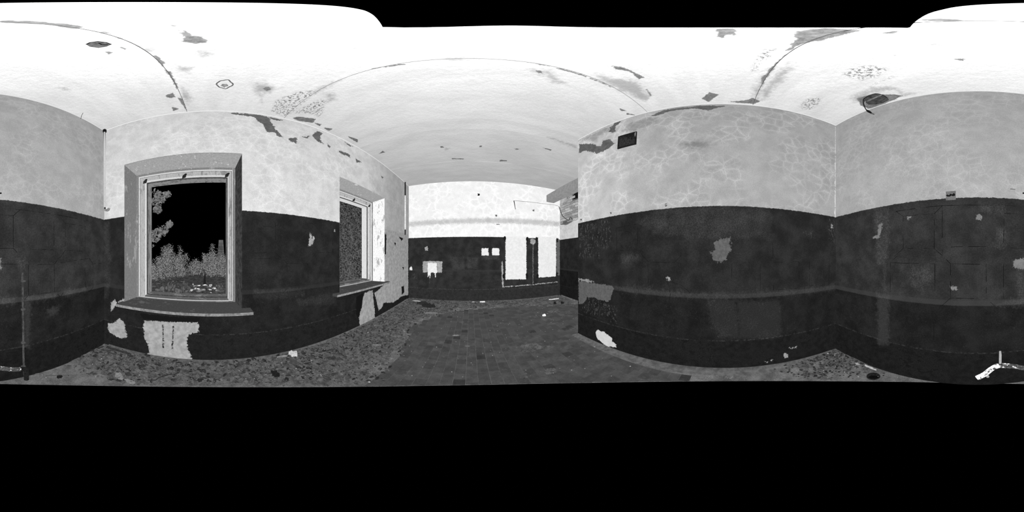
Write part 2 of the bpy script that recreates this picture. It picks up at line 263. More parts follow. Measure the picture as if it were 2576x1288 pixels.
# ------------------------------------------------------------------ helpers
def tag(o, label=None, cat=None, group=None, kind=None):
    if label: o['label'] = label
    if cat: o['category'] = cat
    if group: o['group'] = group
    if kind: o['kind'] = kind
    return o
def empty(name, loc=(0, 0, 0)):
    o = bpy.data.objects.new(name, None); col.objects.link(o); o.location = loc; o.empty_display_size = .05
    return o
def link(name, me, mat=None, parent=None):
    o = bpy.data.objects.new(name, me); col.objects.link(o)
    if mat is not None and not me.materials: me.materials.append(mat)
    if parent is not None:
        o.parent = parent
        o.matrix_parent_inverse = Matrix.Translation(-parent.location)
    return o
def mesh_np(name, v, f, smooth=False):
    v = np.asarray(v, dtype=np.float32); f = np.asarray(f, dtype=np.int32)
    me = bpy.data.meshes.new(name)
    k = f.shape[1]
    me.vertices.add(len(v)); me.vertices.foreach_set('co', v.ravel())
    me.loops.add(f.size); me.loops.foreach_set('vertex_index', f.ravel())
    me.polygons.add(len(f)); me.polygons.foreach_set('loop_start', np.arange(0, f.size, k, dtype=np.int32))
    try: me.polygons.foreach_set('loop_total', np.full(len(f), k, dtype=np.int32))
    except Exception: pass
    me.update(calc_edges=True); me.validate()
    if smooth: me.polygons.foreach_set('use_smooth', np.ones(len(me.polygons), dtype=bool))
    return me
def mesh(name, v, f, smooth=False):
    me = bpy.data.meshes.new(name); me.from_pydata([tuple(p) for p in v], [], f); me.update()
    if smooth: me.polygons.foreach_set('use_smooth', np.ones(len(me.polygons), dtype=bool))
    return me
HEX = [(0, 3, 2, 1), (4, 5, 6, 7), (0, 1, 5, 4), (1, 2, 6, 5), (2, 3, 7, 6), (3, 0, 4, 7)]
def hexa(name, pts, mat, parent=None, bevel=0.0):
    me = bpy.data.meshes.new(name)
    bm = bmesh.new(); vs = [bm.verts.new(p) for p in pts]
    for q in HEX: bm.faces.new([vs[i] for i in q])
    bmesh.ops.recalc_face_normals(bm, faces=bm.faces)
    if bevel: bmesh.ops.bevel(bm, geom=list(bm.edges), offset=bevel, segments=1, affect='EDGES')
    bm.to_mesh(me); bm.free()
    return link(name, me, mat, parent)
def wbox(name, w, u0, u1, z0, z1, d0, d1, mat, parent=None, bevel=0.0):
    """box on a wall: along u0..u1, height z0..z1, depth d0..d1 (positive = into the wall)"""
    P = [wp(w, u, z, d) for d in (d0, d1) for (u, z) in ((u0, z0), (u1, z0), (u1, z1), (u0, z1))]
    return hexa(name, P, mat, parent, bevel)
def box(name, x0, x1, y0, y1, z0, z1, mat, parent=None, bevel=0.0):
    P = [(x, y, z) for z in (z0, z1) for (x, y) in ((x0, y0), (x1, y0), (x1, y1), (x0, y1))]
    return hexa(name, P, mat, parent, bevel)
def tube_geo(pts, rad, seg=10, caps=True):
    pts = [Vector(p) for p in pts]; n = len(pts)
    rad = rad if isinstance(rad, (list, tuple)) else [rad] * n
    V, F = [], []
    up = None
    for i, p in enumerate(pts):
        t = (pts[min(i + 1, n - 1)] - pts[max(i - 1, 0)]).normalized()
        if up is None:
            up = Vector((0, 0, 1)) if abs(t.z) < .9 else Vector((1, 0, 0))
        s = t.cross(up).normalized(); up = s.cross(t).normalized()
        for k in range(seg):
            a = 2 * math.pi * k / seg
            V.append(p + (s * math.cos(a) + up * math.sin(a)) * rad[i])
    for i in range(n - 1):
        for k in range(seg):
            a, b = i * seg + k, i * seg + (k + 1) % seg
            F.append((a, b, b + seg, a + seg))
    if caps:
        F.append(tuple(range(seg))[::-1]); F.append(tuple(range((n - 1) * seg, n * seg)))
    return V, F
def tube(name, pts, rad, mat, parent=None, seg=10, caps=True):
    V, F = tube_geo(pts, rad, seg, caps)
    return link(name, mesh(name, V, F, True), mat, parent)
def smooth_path(pts, k=6):
    """Catmull-Rom through the points"""
    P = [Vector(p) for p in pts]; P = [P[0] * 2 - P[1]] + P + [P[-1] * 2 - P[-2]]
    out = []
    for i in range(1, len(P) - 2):
        for j in range(k):
            t = j / k
            a, b, c, d = P[i - 1], P[i], P[i + 1], P[i + 2]
            out.append(.5 * ((2 * b) + (c - a) * t + (2 * a - 5 * b + 4 * c - d) * t * t + (3 * b - a - 3 * c + d) * t ** 3))
    out.append(P[-2]); return out
def prism(name, poly, axis_fn, d0, d1, mat, parent=None):
    """closed polygon (a,b) extruded between two depths; axis_fn(a,b,d) -> point"""
    n = len(poly)
    V = [axis_fn(a, b, d0) for a, b in poly] + [axis_fn(a, b, d1) for a, b in poly]
    me = bpy.data.meshes.new(name); bm = bmesh.new()
    vs = [bm.verts.new(v) for v in V]
    f1 = bm.faces.new(vs[:n]); f2 = bm.faces.new(vs[n:][::-1])
    for i in range(n): bm.faces.new([vs[i], vs[(i + 1) % n], vs[n + (i + 1) % n], vs[n + i]])
    bmesh.ops.recalc_face_normals(bm, faces=bm.faces)
    bmesh.ops.triangulate(bm, faces=[f for f in bm.faces if len(f.verts) > 4])
    bm.to_mesh(me); bm.free()
    return link(name, me, mat, parent)
def ragged(cx, cy, rx, ry, n=14, j=.28, rot=0.0, seed=0):
    r_ = random.Random(seed); out = []
    for i in range(n):
        a = 2 * math.pi * i / n; k = 1 + r_.uniform(-j, j)
        x, y = math.cos(a) * rx * k, math.sin(a) * ry * k
        out.append((cx + x * math.cos(rot) - y * math.sin(rot), cy + x * math.sin(rot) + y * math.cos(rot)))
    return out

# ---- signed distance of polygons on a set of points (positive inside)
def poly_sd(P, poly):
    poly = np.asarray(poly, float); n = len(poly)
    d = np.full(len(P), 1e9); ins = np.zeros(len(P), bool)
    for i in range(n):
        a, b = poly[i], poly[(i + 1) % n]; e = b - a; w = P - a
        t = np.clip((w @ e) / max(e @ e, 1e-12), 0, 1)
        q = w - t[:, None] * e
        d = np.minimum(d, (q * q).sum(1))
        c = ((a[1] <= P[:, 1]) & (b[1] > P[:, 1])) | ((b[1] <= P[:, 1]) & (a[1] > P[:, 1]))
        with np.errstate(divide='ignore', invalid='ignore'):
            xx = a[0] + (P[:, 1] - a[1]) / (b[1] - a[1] + 1e-15) * (b[0] - a[0])
        ins ^= c & (P[:, 0] < xx)
    return np.where(ins, 1, -1) * np.sqrt(d)
CH = 'PWSKGHTM'
def masks(P, patches):
    """eight channels of signed distance, clipped to +-8 cm"""
    out = np.full((len(P), 8), -0.08)
    for t, poly in patches:
        k = CH.index(t); pl = np.asarray(poly)
        lo, hi = pl.min(0) - .09, pl.max(0) + .09
        sel = np.where((P[:, 0] > lo[0]) & (P[:, 0] < hi[0]) & (P[:, 1] > lo[1]) & (P[:, 1] < hi[1]))[0]
        if len(sel): out[sel, k] = np.maximum(out[sel, k], poly_sd(P[sel], pl))
    return np.clip(out, -.08, .08)
def set_masks(me, M):
    for nm, s in (('mask_a', slice(0, 4)), ('mask_b', slice(4, 8))):
        at = me.attributes.new(nm, 'FLOAT_COLOR', 'POINT')
        at.data.foreach_set('color', np.ascontiguousarray(M[:, s], dtype=np.float32).ravel())

# ------------------------------------------------------------------ materials (all procedural, the scan is monochrome)
class G:
    """small node-graph writer; sockets or floats in, socket out"""
    def __init__(s, name):
        s.m = bpy.data.materials.new(name); s.m.use_nodes = True
        s.t = s.m.node_tree; s.t.nodes.clear(); s.out = s.t.nodes.new('ShaderNodeOutputMaterial')
        s.geo = s.t.nodes.new('ShaderNodeNewGeometry'); s.pos = s.geo.outputs['Position']
    def put(s, sock, v):
        if isinstance(v, bpy.types.NodeSocket): s.t.links.new(v, sock)
        elif v is not None: sock.default_value = v
    def math(s, op, a, b=None, c=None, clamp=False):
        n = s.t.nodes.new('ShaderNodeMath'); n.operation = op; n.use_clamp = clamp
        s.put(n.inputs[0], a); s.put(n.inputs[1], b)
        if c is not None: s.put(n.inputs[2], c)
        return n.outputs[0]
    def add(s, a, b): return s.math('ADD', a, b)
    def mul(s, a, b): return s.math('MULTIPLY', a, b)
    def step(s, v, lo, hi, a=0.0, b=1.0):
        n = s.t.nodes.new('ShaderNodeMapRange'); n.interpolation_type = 'SMOOTHSTEP'
        for i, x in enumerate((v, lo, hi, a, b)): s.put(n.inputs[i], x)
        return n.outputs[0]
    def mix(s, f, a, b):
        n = s.t.nodes.new('ShaderNodeMix'); n.data_type = 'FLOAT'
        s.put(n.inputs[0], f); s.put(n.inputs[2], a); s.put(n.inputs[3], b); return n.outputs[0]
    def noise(s, scale, detail=4, rough=.6, vec=None, dist=0.0):
        n = s.t.nodes.new('ShaderNodeTexNoise'); n.inputs['Scale'].default_value = scale
        n.inputs['Detail'].default_value = detail; n.inputs['Roughness'].default_value = rough; n.inputs['Distortion'].default_value = dist
        s.put(n.inputs['Vector'], s.pos if vec is None else vec); return n.outputs[0]
    def scaled(s, x, y, z, vec=None):
        n = s.t.nodes.new('ShaderNodeVectorMath'); n.operation = 'MULTIPLY'
        s.put(n.inputs[0], s.pos if vec is None else vec); n.inputs[1].default_value = (x, y, z); return n.outputs[0]
    def warp(s, amt, scale):
        n = s.t.nodes.new('ShaderNodeTexNoise'); n.inputs['Scale'].default_value = scale; n.inputs['Detail'].default_value = 3
        s.put(n.inputs['Vector'], s.pos)
        m = s.t.nodes.new('ShaderNodeVectorMath'); m.operation = 'MULTIPLY_ADD'
        s.put(m.inputs[0], n.outputs['Color']); m.inputs[1].default_value = (amt,) * 3; s.put(m.inputs[2], s.pos); return m.outputs[0]
    def voro(s, scale, feature='DISTANCE_TO_EDGE', vec=None, rnd=1.0):
        n = s.t.nodes.new('ShaderNodeTexVoronoi'); n.feature = feature; n.inputs['Scale'].default_value = scale
        n.inputs['Randomness'].default_value = rnd
        s.put(n.inputs['Vector'], s.pos if vec is None else vec)
        return n.outputs['Distance']
    def xyz(s, vec=None):
        n = s.t.nodes.new('ShaderNodeSeparateXYZ'); s.put(n.inputs[0], s.pos if vec is None else vec); return n.outputs
    def attr(s, name):
        n = s.t.nodes.new('ShaderNodeAttribute'); n.attribute_name = name
        q = s.t.nodes.new('ShaderNodeSeparateColor'); s.t.links.new(n.outputs['Color'], q.inputs[0])
        return [q.outputs[0], q.outputs[1], q.outputs[2], n.outputs['Alpha']]
    def island(s): return s.geo.outputs['Random Per Island']
    def objrand(s):
        n = s.t.nodes.new('ShaderNodeObjectInfo'); return n.outputs['Random']
    def finish(s, v, rough=.8, spec=0.0, spec_rough=.5, bump=None, bump_d=.003):
        v = s.math('MAXIMUM', v, .002)
        c = s.t.nodes.new('ShaderNodeCombineColor')
        for i in range(3): s.t.links.new(v, c.inputs[i])
        d = s.t.nodes.new('ShaderNodeBsdfDiffuse'); d.inputs['Roughness'].default_value = rough
        s.t.links.new(c.outputs[0], d.inputs['Color']); res = d.outputs[0]
        nrm = None
        if bump is not None:
            b = s.t.nodes.new('ShaderNodeBump'); b.inputs['Distance'].default_value = bump_d; b.inputs['Strength'].default_value = 1.0
            s.t.links.new(bump, b.inputs['Height']); nrm = b.outputs[0]; s.t.links.new(nrm, d.inputs['Normal'])
        if spec:
            g = s.t.nodes.new('ShaderNodeBsdfGlossy'); g.inputs['Roughness'].default_value = spec_rough
            s.t.links.new(c.outputs[0], g.inputs['Color'])
            if nrm: s.t.links.new(nrm, g.inputs['Normal'])
            mx = s.t.nodes.new('ShaderNodeMixShader'); mx.inputs[0].default_value = spec
            s.t.links.new(res, mx.inputs[1]); s.t.links.new(g.outputs[0], mx.inputs[2]); res = mx.outputs[0]
        s.t.links.new(res, s.out.inputs['Surface'])
        return s.m
def plain(name, v, var=.25, scale=18, rough=.8, spec=0.0, isl=0.0, obr=0.0):
    g = G(name)
    k = g.step(g.noise(scale, 5, .65), .28, .72, 1 - var, 1 + var)
    if isl: k = g.mul(k, g.step(g.island(), 0, 1, 1 - isl, 1 + isl))
    if obr: k = g.mul(k, g.step(g.objrand(), 0, 1, 1 - obr, 1 + obr))
    return g.finish(g.mul(k, v), rough, spec)
def peeling(name, v, under, amount=.5, scale=9, rough=.8, stretch=(1, 1, .4)):
    """old paint flaked down to another tone"""
    g = G(name); q = g.scaled(*stretch)
    f = g.step(g.noise(scale, 6, .72, q), amount - .03, amount + .03)
    f2 = g.step(g.noise(scale * 3.1, 5, .7, q), .62, .66)
    k = g.step(g.noise(scale * 9, 4, .7, q), .25, .75, .82, 1.18)
    return g.finish(g.mul(g.mix(f2, g.mix(f, v, under), under * .9), k), rough)

def wall_material(name, upper=.45, craze=.5, cr_scale=8, dado=.032, low=.020, base=.015, dado_z=DADO, blot=.3, joint=-0.42, plaster=.40, white=.85, toplight=0.0, rough=.35, spread=None, panel_rub=.0):
    g = G(name)
    x, y, z = g.xyz()
    A = g.attr('mask_a'); B = g.attr('mask_b')
    n2 = g.noise(1.7, 1, .5); n5 = g.noise(5.0, 4, .62); n13 = g.noise(13, 4, .68); n30 = g.noise(31, 4, .72); n80 = g.noise(85, 3, .75)
    ns = g.noise(40, 4, .8, g.scaled(1, 1, .45)); n200 = g.noise(230, 1, .5)
    e = g.add(g.math('MULTIPLY_ADD', n30, .085, -.0425), g.math('MULTIPLY_ADD', n13, .070, -.035))     # ragged outlines
    def m(s, soft=.004, amt=1.0): return g.step(g.add(s, g.mul(e, amt)), -soft, soft)
    # upper wall: limewash with paler crazing
    w = g.warp(.10, 5)
    vd = g.voro(cr_scale, vec=w); vd2 = g.voro(cr_scale * 2.3, vec=w)
    zone = g.step(n2, .40, .56)
    lines = g.math('MAXIMUM', g.step(vd, .008, .042, 1, 0), g.mul(g.step(vd2, .01, .08, 1, 0), .45))
    cloud = g.step(n5, .3, .7, 1 - blot, 1 + blot)
    cell = g.step(vd, .02, .28, 1.05, .90)
    up = g.mul(g.mul(upper, cloud), g.mix(g.mul(zone, craze), 1.0, cell))
    if spread: up = g.mul(up, g.step(g.add(y, g.math('MULTIPLY_ADD', n2, 1.6, -.8)), *spread))
    up = g.mul(up, g.add(1.0, g.mul(g.mul(lines, zone), craze * .26)))
    up = g.mul(up, g.step(n80, .25, .75, .90, 1.10)); up = g.mul(up, g.step(n200, .3, .7, .93, 1.07))
    up = g.mix(m(B[0], .05, 1.7), up, g.mul(up, .66))                        # faint stains, and the far wall's painted scan band
    up = g.mix(m(A[2]), up, g.mul(.105, g.step(n13, .3, .7, .8, 1.25)))     # bare grey render
    # painted dado: panel band, plain band, skirting band
    f_d = g.step(g.add(g.math('SUBTRACT', dado_z, z), g.math('MULTIPLY_ADD', n30, .026, -.013)), -.003, .003)
    je = g.math('MULTIPLY_ADD', n13, .014, -.007)
    f_l = g.step(g.add(g.math('SUBTRACT', joint - .05, z), je), -.006, .006)
    f_b = g.step(g.add(g.math('SUBTRACT', BASE, z), je), -.006, .006)
    worn = g.step(n5, .32, .72, .80, 1.45)
    grain = g.mul(g.step(n80, .3, .75, .78, 1.28), g.step(n200, .3, .7, .85, 1.15))
    rub = g.step(n30, .57, .70)
    d = g.mul(dado, g.mul(worn, grain))
    if panel_rub: d = g.mix(g.mul(rub, panel_rub), d, dado * 2.2)
    ledge = g.mul(g.step(z, joint - .055, joint - .045), g.step(z, joint - .004, joint + .012, 1, 0))
    d = g.mix(g.mul(ledge, .5), d, dado * 1.7)
    lo = g.mul(low, g.mul(worn, grain)); lo = g.mix(g.mul(g.mul(rub, g.step(n80, .4, .6)), .5), lo, low * 3.0)
    lo = g.mix(g.mul(g.step(z, BASE, BASE + .025, 1, 0), g.step(n30, .45, .6)), lo, low * 3.2)
    bs = g.mul(base, g.mul(g.step(n13, .3, .7, .8, 1.3), grain))
    crk = g.mul(g.step(g.math('ABSOLUTE', g.math('SUBTRACT', n13, .47)), .002, .007, 1, 0), g.step(n2, .5, .6))
    bs = g.mix(g.mul(crk, .35), bs, .055)
    d = g.mix(f_l, d, lo); d = g.mix(f_b, d, bs)
    H = m(B[1], .035, 1.6)
    d = g.mix(H, d, g.mul(g.math('MAXIMUM', g.mul(d, 1.5), dado * 1.15), g.step(n80, .3, .7, .78, 1.28)))
    T = g.mul(g.step(B[2], -.02, .03), g.step(g.add(ns, g.math('MULTIPLY_ADD', n80, .25, -.125)), .545, .61))
    d = g.mix(g.mul(T, .85), d, .080)
    v = g.mix(f_d, up, d)
    v = g.mix(m(B[3]), v, g.mul(.092, g.step(n30, .3, .7, .8, 1.22)))
    v = g.mix(m(A[0]), v, g.mul(plaster, g.step(n13, .28, .72, .76, 1.2)))
    v = g.mix(m(A[1], .004, .75), v, g.mul(white, g.step(n13, .3, .7, .92, 1.06)))
    v = g.mix(m(A[3], .006, .8), v, .008)
    if toplight: v = g.mix(g.step(z, CEIL - .022, CEIL - .012), v, toplight)  # bright sheen along the ceiling joint, put into the wall colour
    return g.finish(v, rough, 0.0, bump=g.noise(60, 2, .6), bump_d=.0016)
def ceiling_material(name):
    g = G(name); A = g.attr('mask_a'); B = g.attr('mask_b')
    n24 = g.noise(24, 5, .75); n8 = g.noise(8, 3)
    e = g.add(g.math('MULTIPLY_ADD', n24, .06, -.03), g.math('MULTIPLY_ADD', n8, .04, -.02))
    base = g.mul(.95, g.step(g.noise(3.2, 5, .65, g.scaled(.45, 1.2, 1)), .3, .7, .92, 1.05))
    base = g.mul(base, g.step(g.noise(90, 2, .7), .3, .7, .95, 1.04))
    spots = g.mul(g.step(n24, .72, .75), g.step(n8, .45, .55))
    base = g.mix(g.mul(spots, .5), base, .4)
    v = g.mix(g.step(g.add(g.mul(B[0], .8), g.mul(e, 2.2)), -.035, .055), base, .54)
    v = g.mix(g.step(g.add(A[2], e), -.006, .006), v, g.mul(.25, g.step(n24, .3, .7, .7, 1.4)))
    T = g.mul(g.step(B[2], -.03, .03), g.step(g.noise(34, 5, .8), .51, .55))
    v = g.mix(T, v, .27)
    return g.finish(v, .1, .56, .62, bump=g.noise(18, 3, .6), bump_d=.004)

# ------------------------------------------------------------------ walls
def build_wall(name, w, u0, u1, z0, z1, thick, mat, patches, cell=.0125, holes=()):
    us = np.arange(u0, u1, cell); us = np.append(us, u1)
    zs = np.arange(z0, z1, cell); zs = np.append(zs, z1)
    def snap(a, vals):
        for v in vals: a[np.abs(a - v).argmin()] = v
        return a
    for h in holes: us = snap(us, h[:2]); zs = snap(zs, h[2:])
    nu, nz = len(us), len(zs)
    UU, ZZ = np.meshgrid(us, zs, indexing='ij')
    P2 = np.stack([UU.ravel(), ZZ.ravel()], 1)
    n, t, d = frame(w)
    V = np.zeros((len(P2), 3)); V[:, :2] = np.array(n)[:2] * d + P2[:, :1] * np.array(t)[:2]; V[:, 2] = P2[:, 1]
    i, j = np.meshgrid(np.arange(nu - 1), np.arange(nz - 1), indexing='ij')
    keep = np.ones(i.shape, bool)
    cu = (us[:-1] + us[1:]) / 2; cz = (zs[:-1] + zs[1:]) / 2
    for (a, b, c, e) in holes: keep &= ~(((cu > a) & (cu < b))[:, None] & ((cz > c) & (cz < e))[None, :])
    a = (i * nz + j)[keep]
    F = np.stack([a, a + 1, a + nz + 1, a + nz], 1)
    M = masks(P2, patches)
    # the body of the wall behind the plaster: outer rim, back face and the sides of openings
    bu = sorted({u0, u1, *[h[0] for h in holes], *[h[1] for h in holes]}); bz = sorted({z0, z1, *[h[2] for h in holes], *[h[3] for h in holes]})
    ev, ef = [], []
    def quad(pts):
        k = len(V) + len(ev); ev.extend([tuple(p) for p in pts]); ef.append((k, k + 1, k + 2, k + 3))
    for p in range(len(bu) - 1):
        for q in range(len(bz) - 1):
            mu, mz = (bu[p] + bu[p + 1]) / 2, (bz[q] + bz[q + 1]) / 2
            if any(h[0] < mu < h[1] and h[2] < mz < h[3] for h in holes): continue
            quad([wp(w, uu, zz, thick) for uu, zz in ((bu[p], bz[q]), (bu[p + 1], bz[q]), (bu[p + 1], bz[q + 1]), (bu[p], bz[q + 1]))])
    rects = [(u0, u1, z0, z1)] + list(holes)
    for (a0, a1, c0, c1) in rects:
        for (p, q) in (((a0, c0), (a1, c0)), ((a1, c0), (a1, c1)), ((a1, c1), (a0, c1)), ((a0, c1), (a0, c0))):
            quad([wp(w, *p), wp(w, *q), wp(w, *q, thick), wp(w, *p, thick)])
    V = np.vstack([V, np.array(ev)]); F = np.vstack([F, np.array(ef, dtype=int)])
    M = np.vstack([M, np.full((len(ev), 8), -.08)])
    me = mesh_np(name, V, F)
    set_masks(me, M)
    o = link(name, me, mat); tag(o, kind='structure')
    return o

M_win = wall_material('limewash_window_wall', upper=.52, craze=.40, cr_scale=9, dado=.0170, low=.0130, base=.0125, blot=.10, plaster=.30, toplight=.75, spread=(2.4, 3.8, 1.0, .66))
M_back = wall_material('limewash_back_wall', upper=.325, craze=.45, cr_scale=9, dado=.0250, low=.0120, base=.0100, blot=.09, plaster=.15, toplight=.75)
M_right = wall_material('limewash_right_wall', upper=.310, craze=.80, cr_scale=7.5, dado=.0175, low=.0115, base=.0105, blot=.09, plaster=.24, white=.52, toplight=.75, spread=(.2, 2.2, 1.0, 1.65))
M_far = wall_material('limewash_far_wall', upper=.64, craze=.50, cr_scale=4.6, dado=.0190, low=.0200, base=.0200, blot=.05, white=.60, plaster=.28, dado_z=.572)
M_fr = wall_material('limewash_annex_wall', upper=.50, craze=.3, dado=.0150, low=.0085, base=.0085, blot=.12)

WIN_HOLES = [(-1.182, 0.328, -0.65, 1.405), (1.857, 3.300, -0.61, 1.412)]
Z0 = -1.53
wall_window = build_wall('wall_window', 'win', -1.5396, 4.8369, Z0, CEIL, .60, M_win, PATCH['win'], holes=WIN_HOLES)
wall_back = build_wall('wall_back', 'back', -1.7576, 1.9648, -1.497, CEIL, .35, M_back, PATCH['back'])
wall_right = build_wall('wall_right', 'right', -2.117, 1.4851, Z0, CEIL, .32, M_right, PATCH['right'])
wall_far = build_wall('wall_far', 'far', -1.9621, 2.8925, Z0, CEIL, .35, M_far, PATCH['far'], cell=.016)
FRP = [('S', [(-4.66, 1.09), (-4.3, 1.02), (-3.9, 1.1), (-3.3, 1.12), (-3.3, 2.1), (-4.66, 2.1)]), ('K', [(-4.05, 1.83), (-3.3, 1.75), (-3.3, 2.1), (-3.9, 2.0)]), ('P', [(-4.66, 1.85), (-4.25, 1.8), (-4.3, 2.1), (-4.66, 2.1)])]
wall_annex = build_wall('wall_annex', 'fr', -4.6893, -2.117, Z0, CEIL, .35, M_fr, FRP, cell=.02)
WALLS['rec'] = (180.0, -2.117)   # the wall that closes the side bay, facing the far wall
wall_recess = build_wall('wall_recess', 'rec', -3.10, -2.075, Z0, CEIL, .30, M_fr, [], cell=.05)
for wo, lb in ((wall_window, 'long window wall with pale limewash above a dark dado and two splayed openings'),
               (wall_back, 'nearest wall with dark panelled dado and a pipe along its foot'),
               (wall_right, 'wall with a square vent high up and crazed limewash over a dark dado'),
               (wall_far, 'bright far wall with two white unpainted rectangles in its dark dado'),
               (wall_annex, 'short wall of the side bay with bare bricks showing at the top'),
               (wall_recess, 'plain wall closing the side bay behind the vent wall')):
    tag(wo, lb, 'wall')

# edge shadows of the old relief panelling in the dado, painted as thin dark strips
M_groove_shade = plain('groove_shade', .006, .3)
def edge_shade_strip(w, line, parent, wd=.0018):
    V, F = [], []
    for (a, b) in zip(line[:-1], line[1:]):
        a, b = np.array(a), np.array(b); L = np.linalg.norm(b - a)
        if L < 1e-4: continue
        k = max(1, int(L / .05)); s = np.array([-(b - a)[1], (b - a)[0]]) / L
        for q in range(k):
            if random.random() < .22: continue
            p0 = a + (b - a) * q / k; p1 = a + (b - a) * (q + 1) / k
            w0 = wd * random.uniform(.4, 1.3)
            n0 = len(V)
            for dd in (-.0015, .001):
                for p, sg in ((p0, -1), (p1, -1), (p1, 1), (p0, 1)): V.append(wp(w, *(p + s * sg * w0), dd))
            F += [tuple(n0 + i for i in f) for f in HEX]
    o = link('panel_edge_shade', mesh('panel_edge_shade', V, F), M_groove_shade, parent)
    return o
for w, par in (('back', wall_back), ('right', wall_right), ('win', wall_window)):
    for line in PANEL_EDGE[w]: edge_shade_strip(w, line, par, .0021 if w == 'back' else .0017)
V_ring = []
for k in range(25): V_ring.append((-1.155 + .105 * math.cos(k * math.pi / 12), .205 + .115 * math.sin(k * math.pi / 12)))
edge_shade_strip('right', V_ring, wall_right, .0012)

# bare bricks in the side bay wall
M_brick = plain('bare_brick', .26, .3, 22, obr=.28)
bme = None
for c in range(12):
    z0 = 1.10 + c * .0835
    for k in range(7):
        y0 = 3.20 + k * .262 - (.131 if c % 2 else 0)
        y1 = y0 + .250
        if y1 > 4.66: y1 = 4.66
        if y0 < 3.18: y0 = 3.18
        if y1 - y0 < .05: continue
        if z0 > 1.78 and y0 > 4.2: continue
        if z0 > 1.72 and y1 < 4.05: continue
        if c == 0 and k % 3 == 1: continue
        b = box('brick', 3.10 - .012 - random.uniform(0, .008), 3.13, y0, y1, z0 + .004, z0 + .074, M_brick, wall_annex, .004)

# ------------------------------------------------------------------ ceiling: slabs between joints, with the scanner's blind half-disc overhead left open
M_ceil = ceiling_material('ceiling_whitewash')
ceiling = empty('ceiling', (0, 0, CEIL)); tag(ceiling, 'white flaking plaster ceiling in long slabs with dark cracked joints', 'ceiling', kind='structure')
BL = [(-.193, .350), (-.15, .255), (-.09, .128), (-.05, .03), (-.035, 0), (-.012, -.045), (.03, -.14), (.09, -.25), (.165, -.378)]
for k in range(1, 24):
    a0, a1 = math.atan2(-.378, .165), math.atan2(.350, -.193)
    a = a0 + (a1 - a0) * k / 24; rr = .408 - .03 * math.exp(-((a - 1.3) / .35) ** 2)
    BL.append((rr * math.cos(a), rr * math.sin(a)))
HOLE = [(1.085, -1.298), (1.05, -1.262), (.978, -1.243), (.897, -1.250), (.855, -1.316), (.845, -1.39), (.86, -1.44), (.945, -1.462), (1.036, -1.452), (1.10, -1.401)]
def ceil_slab(x0, x1, y0, y1, skew=0.0, cell=.0125):
    xs = np.append(np.arange(x0, x1, cell), x1); ys = np.append(np.arange(y0, y1, cell), y1)
    X, Y = np.meshgrid(xs, ys, indexing='ij'); ny = len(ys)
    fr = (Y - y0) / (y1 - y0)
    Yw = Y - .0247 * X
    P = np.stack([X.ravel(), Yw.ravel()], 1)
    i, j = np.meshgrid(np.arange(len(xs) - 1), np.arange(ny - 1), indexing='ij'); a = (i * ny + j).ravel()
    F = np.stack([a, a + ny, a + ny + 1, a + 1], 1)
    C = P[F].mean(1); keep = np.ones(len(F), bool)
    for pl in (BL, HOLE):
        pa = np.array(pl)
        if pa[:, 1].max() < y0 - .1 or pa[:, 1].min() > y1 + .1: continue
        ins = poly_sd(C, pa) > 0; keep &= ~ins
        bv = np.intersect1d(F[ins].ravel(), F[~ins].ravel())
        for v in bv:                                      # snap the rim of the cut onto its outline
            p = P[v]; best = None
            for k in range(len(pa)):
                s, e = pa[k], pa[(k + 1) % len(pa)]; d = e - s
                q = s + d * np.clip((p - s) @ d / (d @ d), 0, 1); dd = ((q - p) ** 2).sum()
                if best is None or dd < best[0]: best = (dd, q)
            if best[0] < .0009: P[v] = best[1]
    M = masks(P, PATCH['ceil'])
    V = np.zeros((len(P), 3)); V[:, :2] = P
    V[:, 2] = CEIL + .004 * np.sin(np.clip((P[:, 1] + .0247 * P[:, 0] - y0) / (y1 - y0), 0, 1) * math.pi) + .0015 * np.sin(P[:, 0] * 5.1 + P[:, 1] * 3)
    nb = len(V)
    F = F[keep]
    T = .16
    rim = np.array([(x, y - .0247 * x) for x, y in ((x0, y0), (x1, y0), (x1, y1), (x0, y1))])
    ev, ef = [], []
    for k in range(4):                                        # slab edges, left out across the open half-disc
        p, q = rim[k], rim[(k + 1) % 4]
        horiz = abs(p[0] - q[0]) > .5
        spans = [(0.0, 1.0)]
        if horiz and min(abs(y0 + .307), abs(y1 + .307)) < .02 and abs((p[1] + .0247 * p[0]) + .307) < .02:
            lo, hi = sorted(((.06 - p[0]) / (q[0] - p[0]), (.34 - p[0]) / (q[0] - p[0]))); spans = [(0.0, lo), (hi, 1.0)]
        for s0, s1 in spans:
            a_, b_ = p + (q - p) * s0, p + (q - p) * s1; n0 = nb + len(ev)
            ev += [(*a_, CEIL), (*b_, CEIL), (*b_, CEIL + T), (*a_, CEIL + T)]; ef.append((n0, n0 + 1, n0 + 2, n0 + 3))
    V = np.vstack([V, ev]); F = np.vstack([F, ef]); M = np.vstack([M, np.full((len(ev), 8), -.08)])
    me = mesh_np('ceiling_slab', V, F); set_masks(me, M)
    return link('ceiling_slab', me, M_ceil, ceiling)
gp = .0028
SEAMS = [-1.57, -.307, .893, 2.40, 3.625, 5.05]
for k in range(5):
    xr = 1.80 if SEAMS[k + 1] < 2.2 else 3.15
    if k == 2:
        ceil_slab(-2.02, 1.80, SEAMS[k] + gp, 2.117, 0); ceil_slab(-2.02, 3.15, 2.117, SEAMS[k + 1] - gp, 0)
    else:
        ceil_slab(-2.02, xr, SEAMS[k] + gp, SEAMS[k + 1] - gp, 0)
M_dark = plain('dark_cavity', .010, .4)
M_jd = plain('joint_dirt', .08, .6, 9)
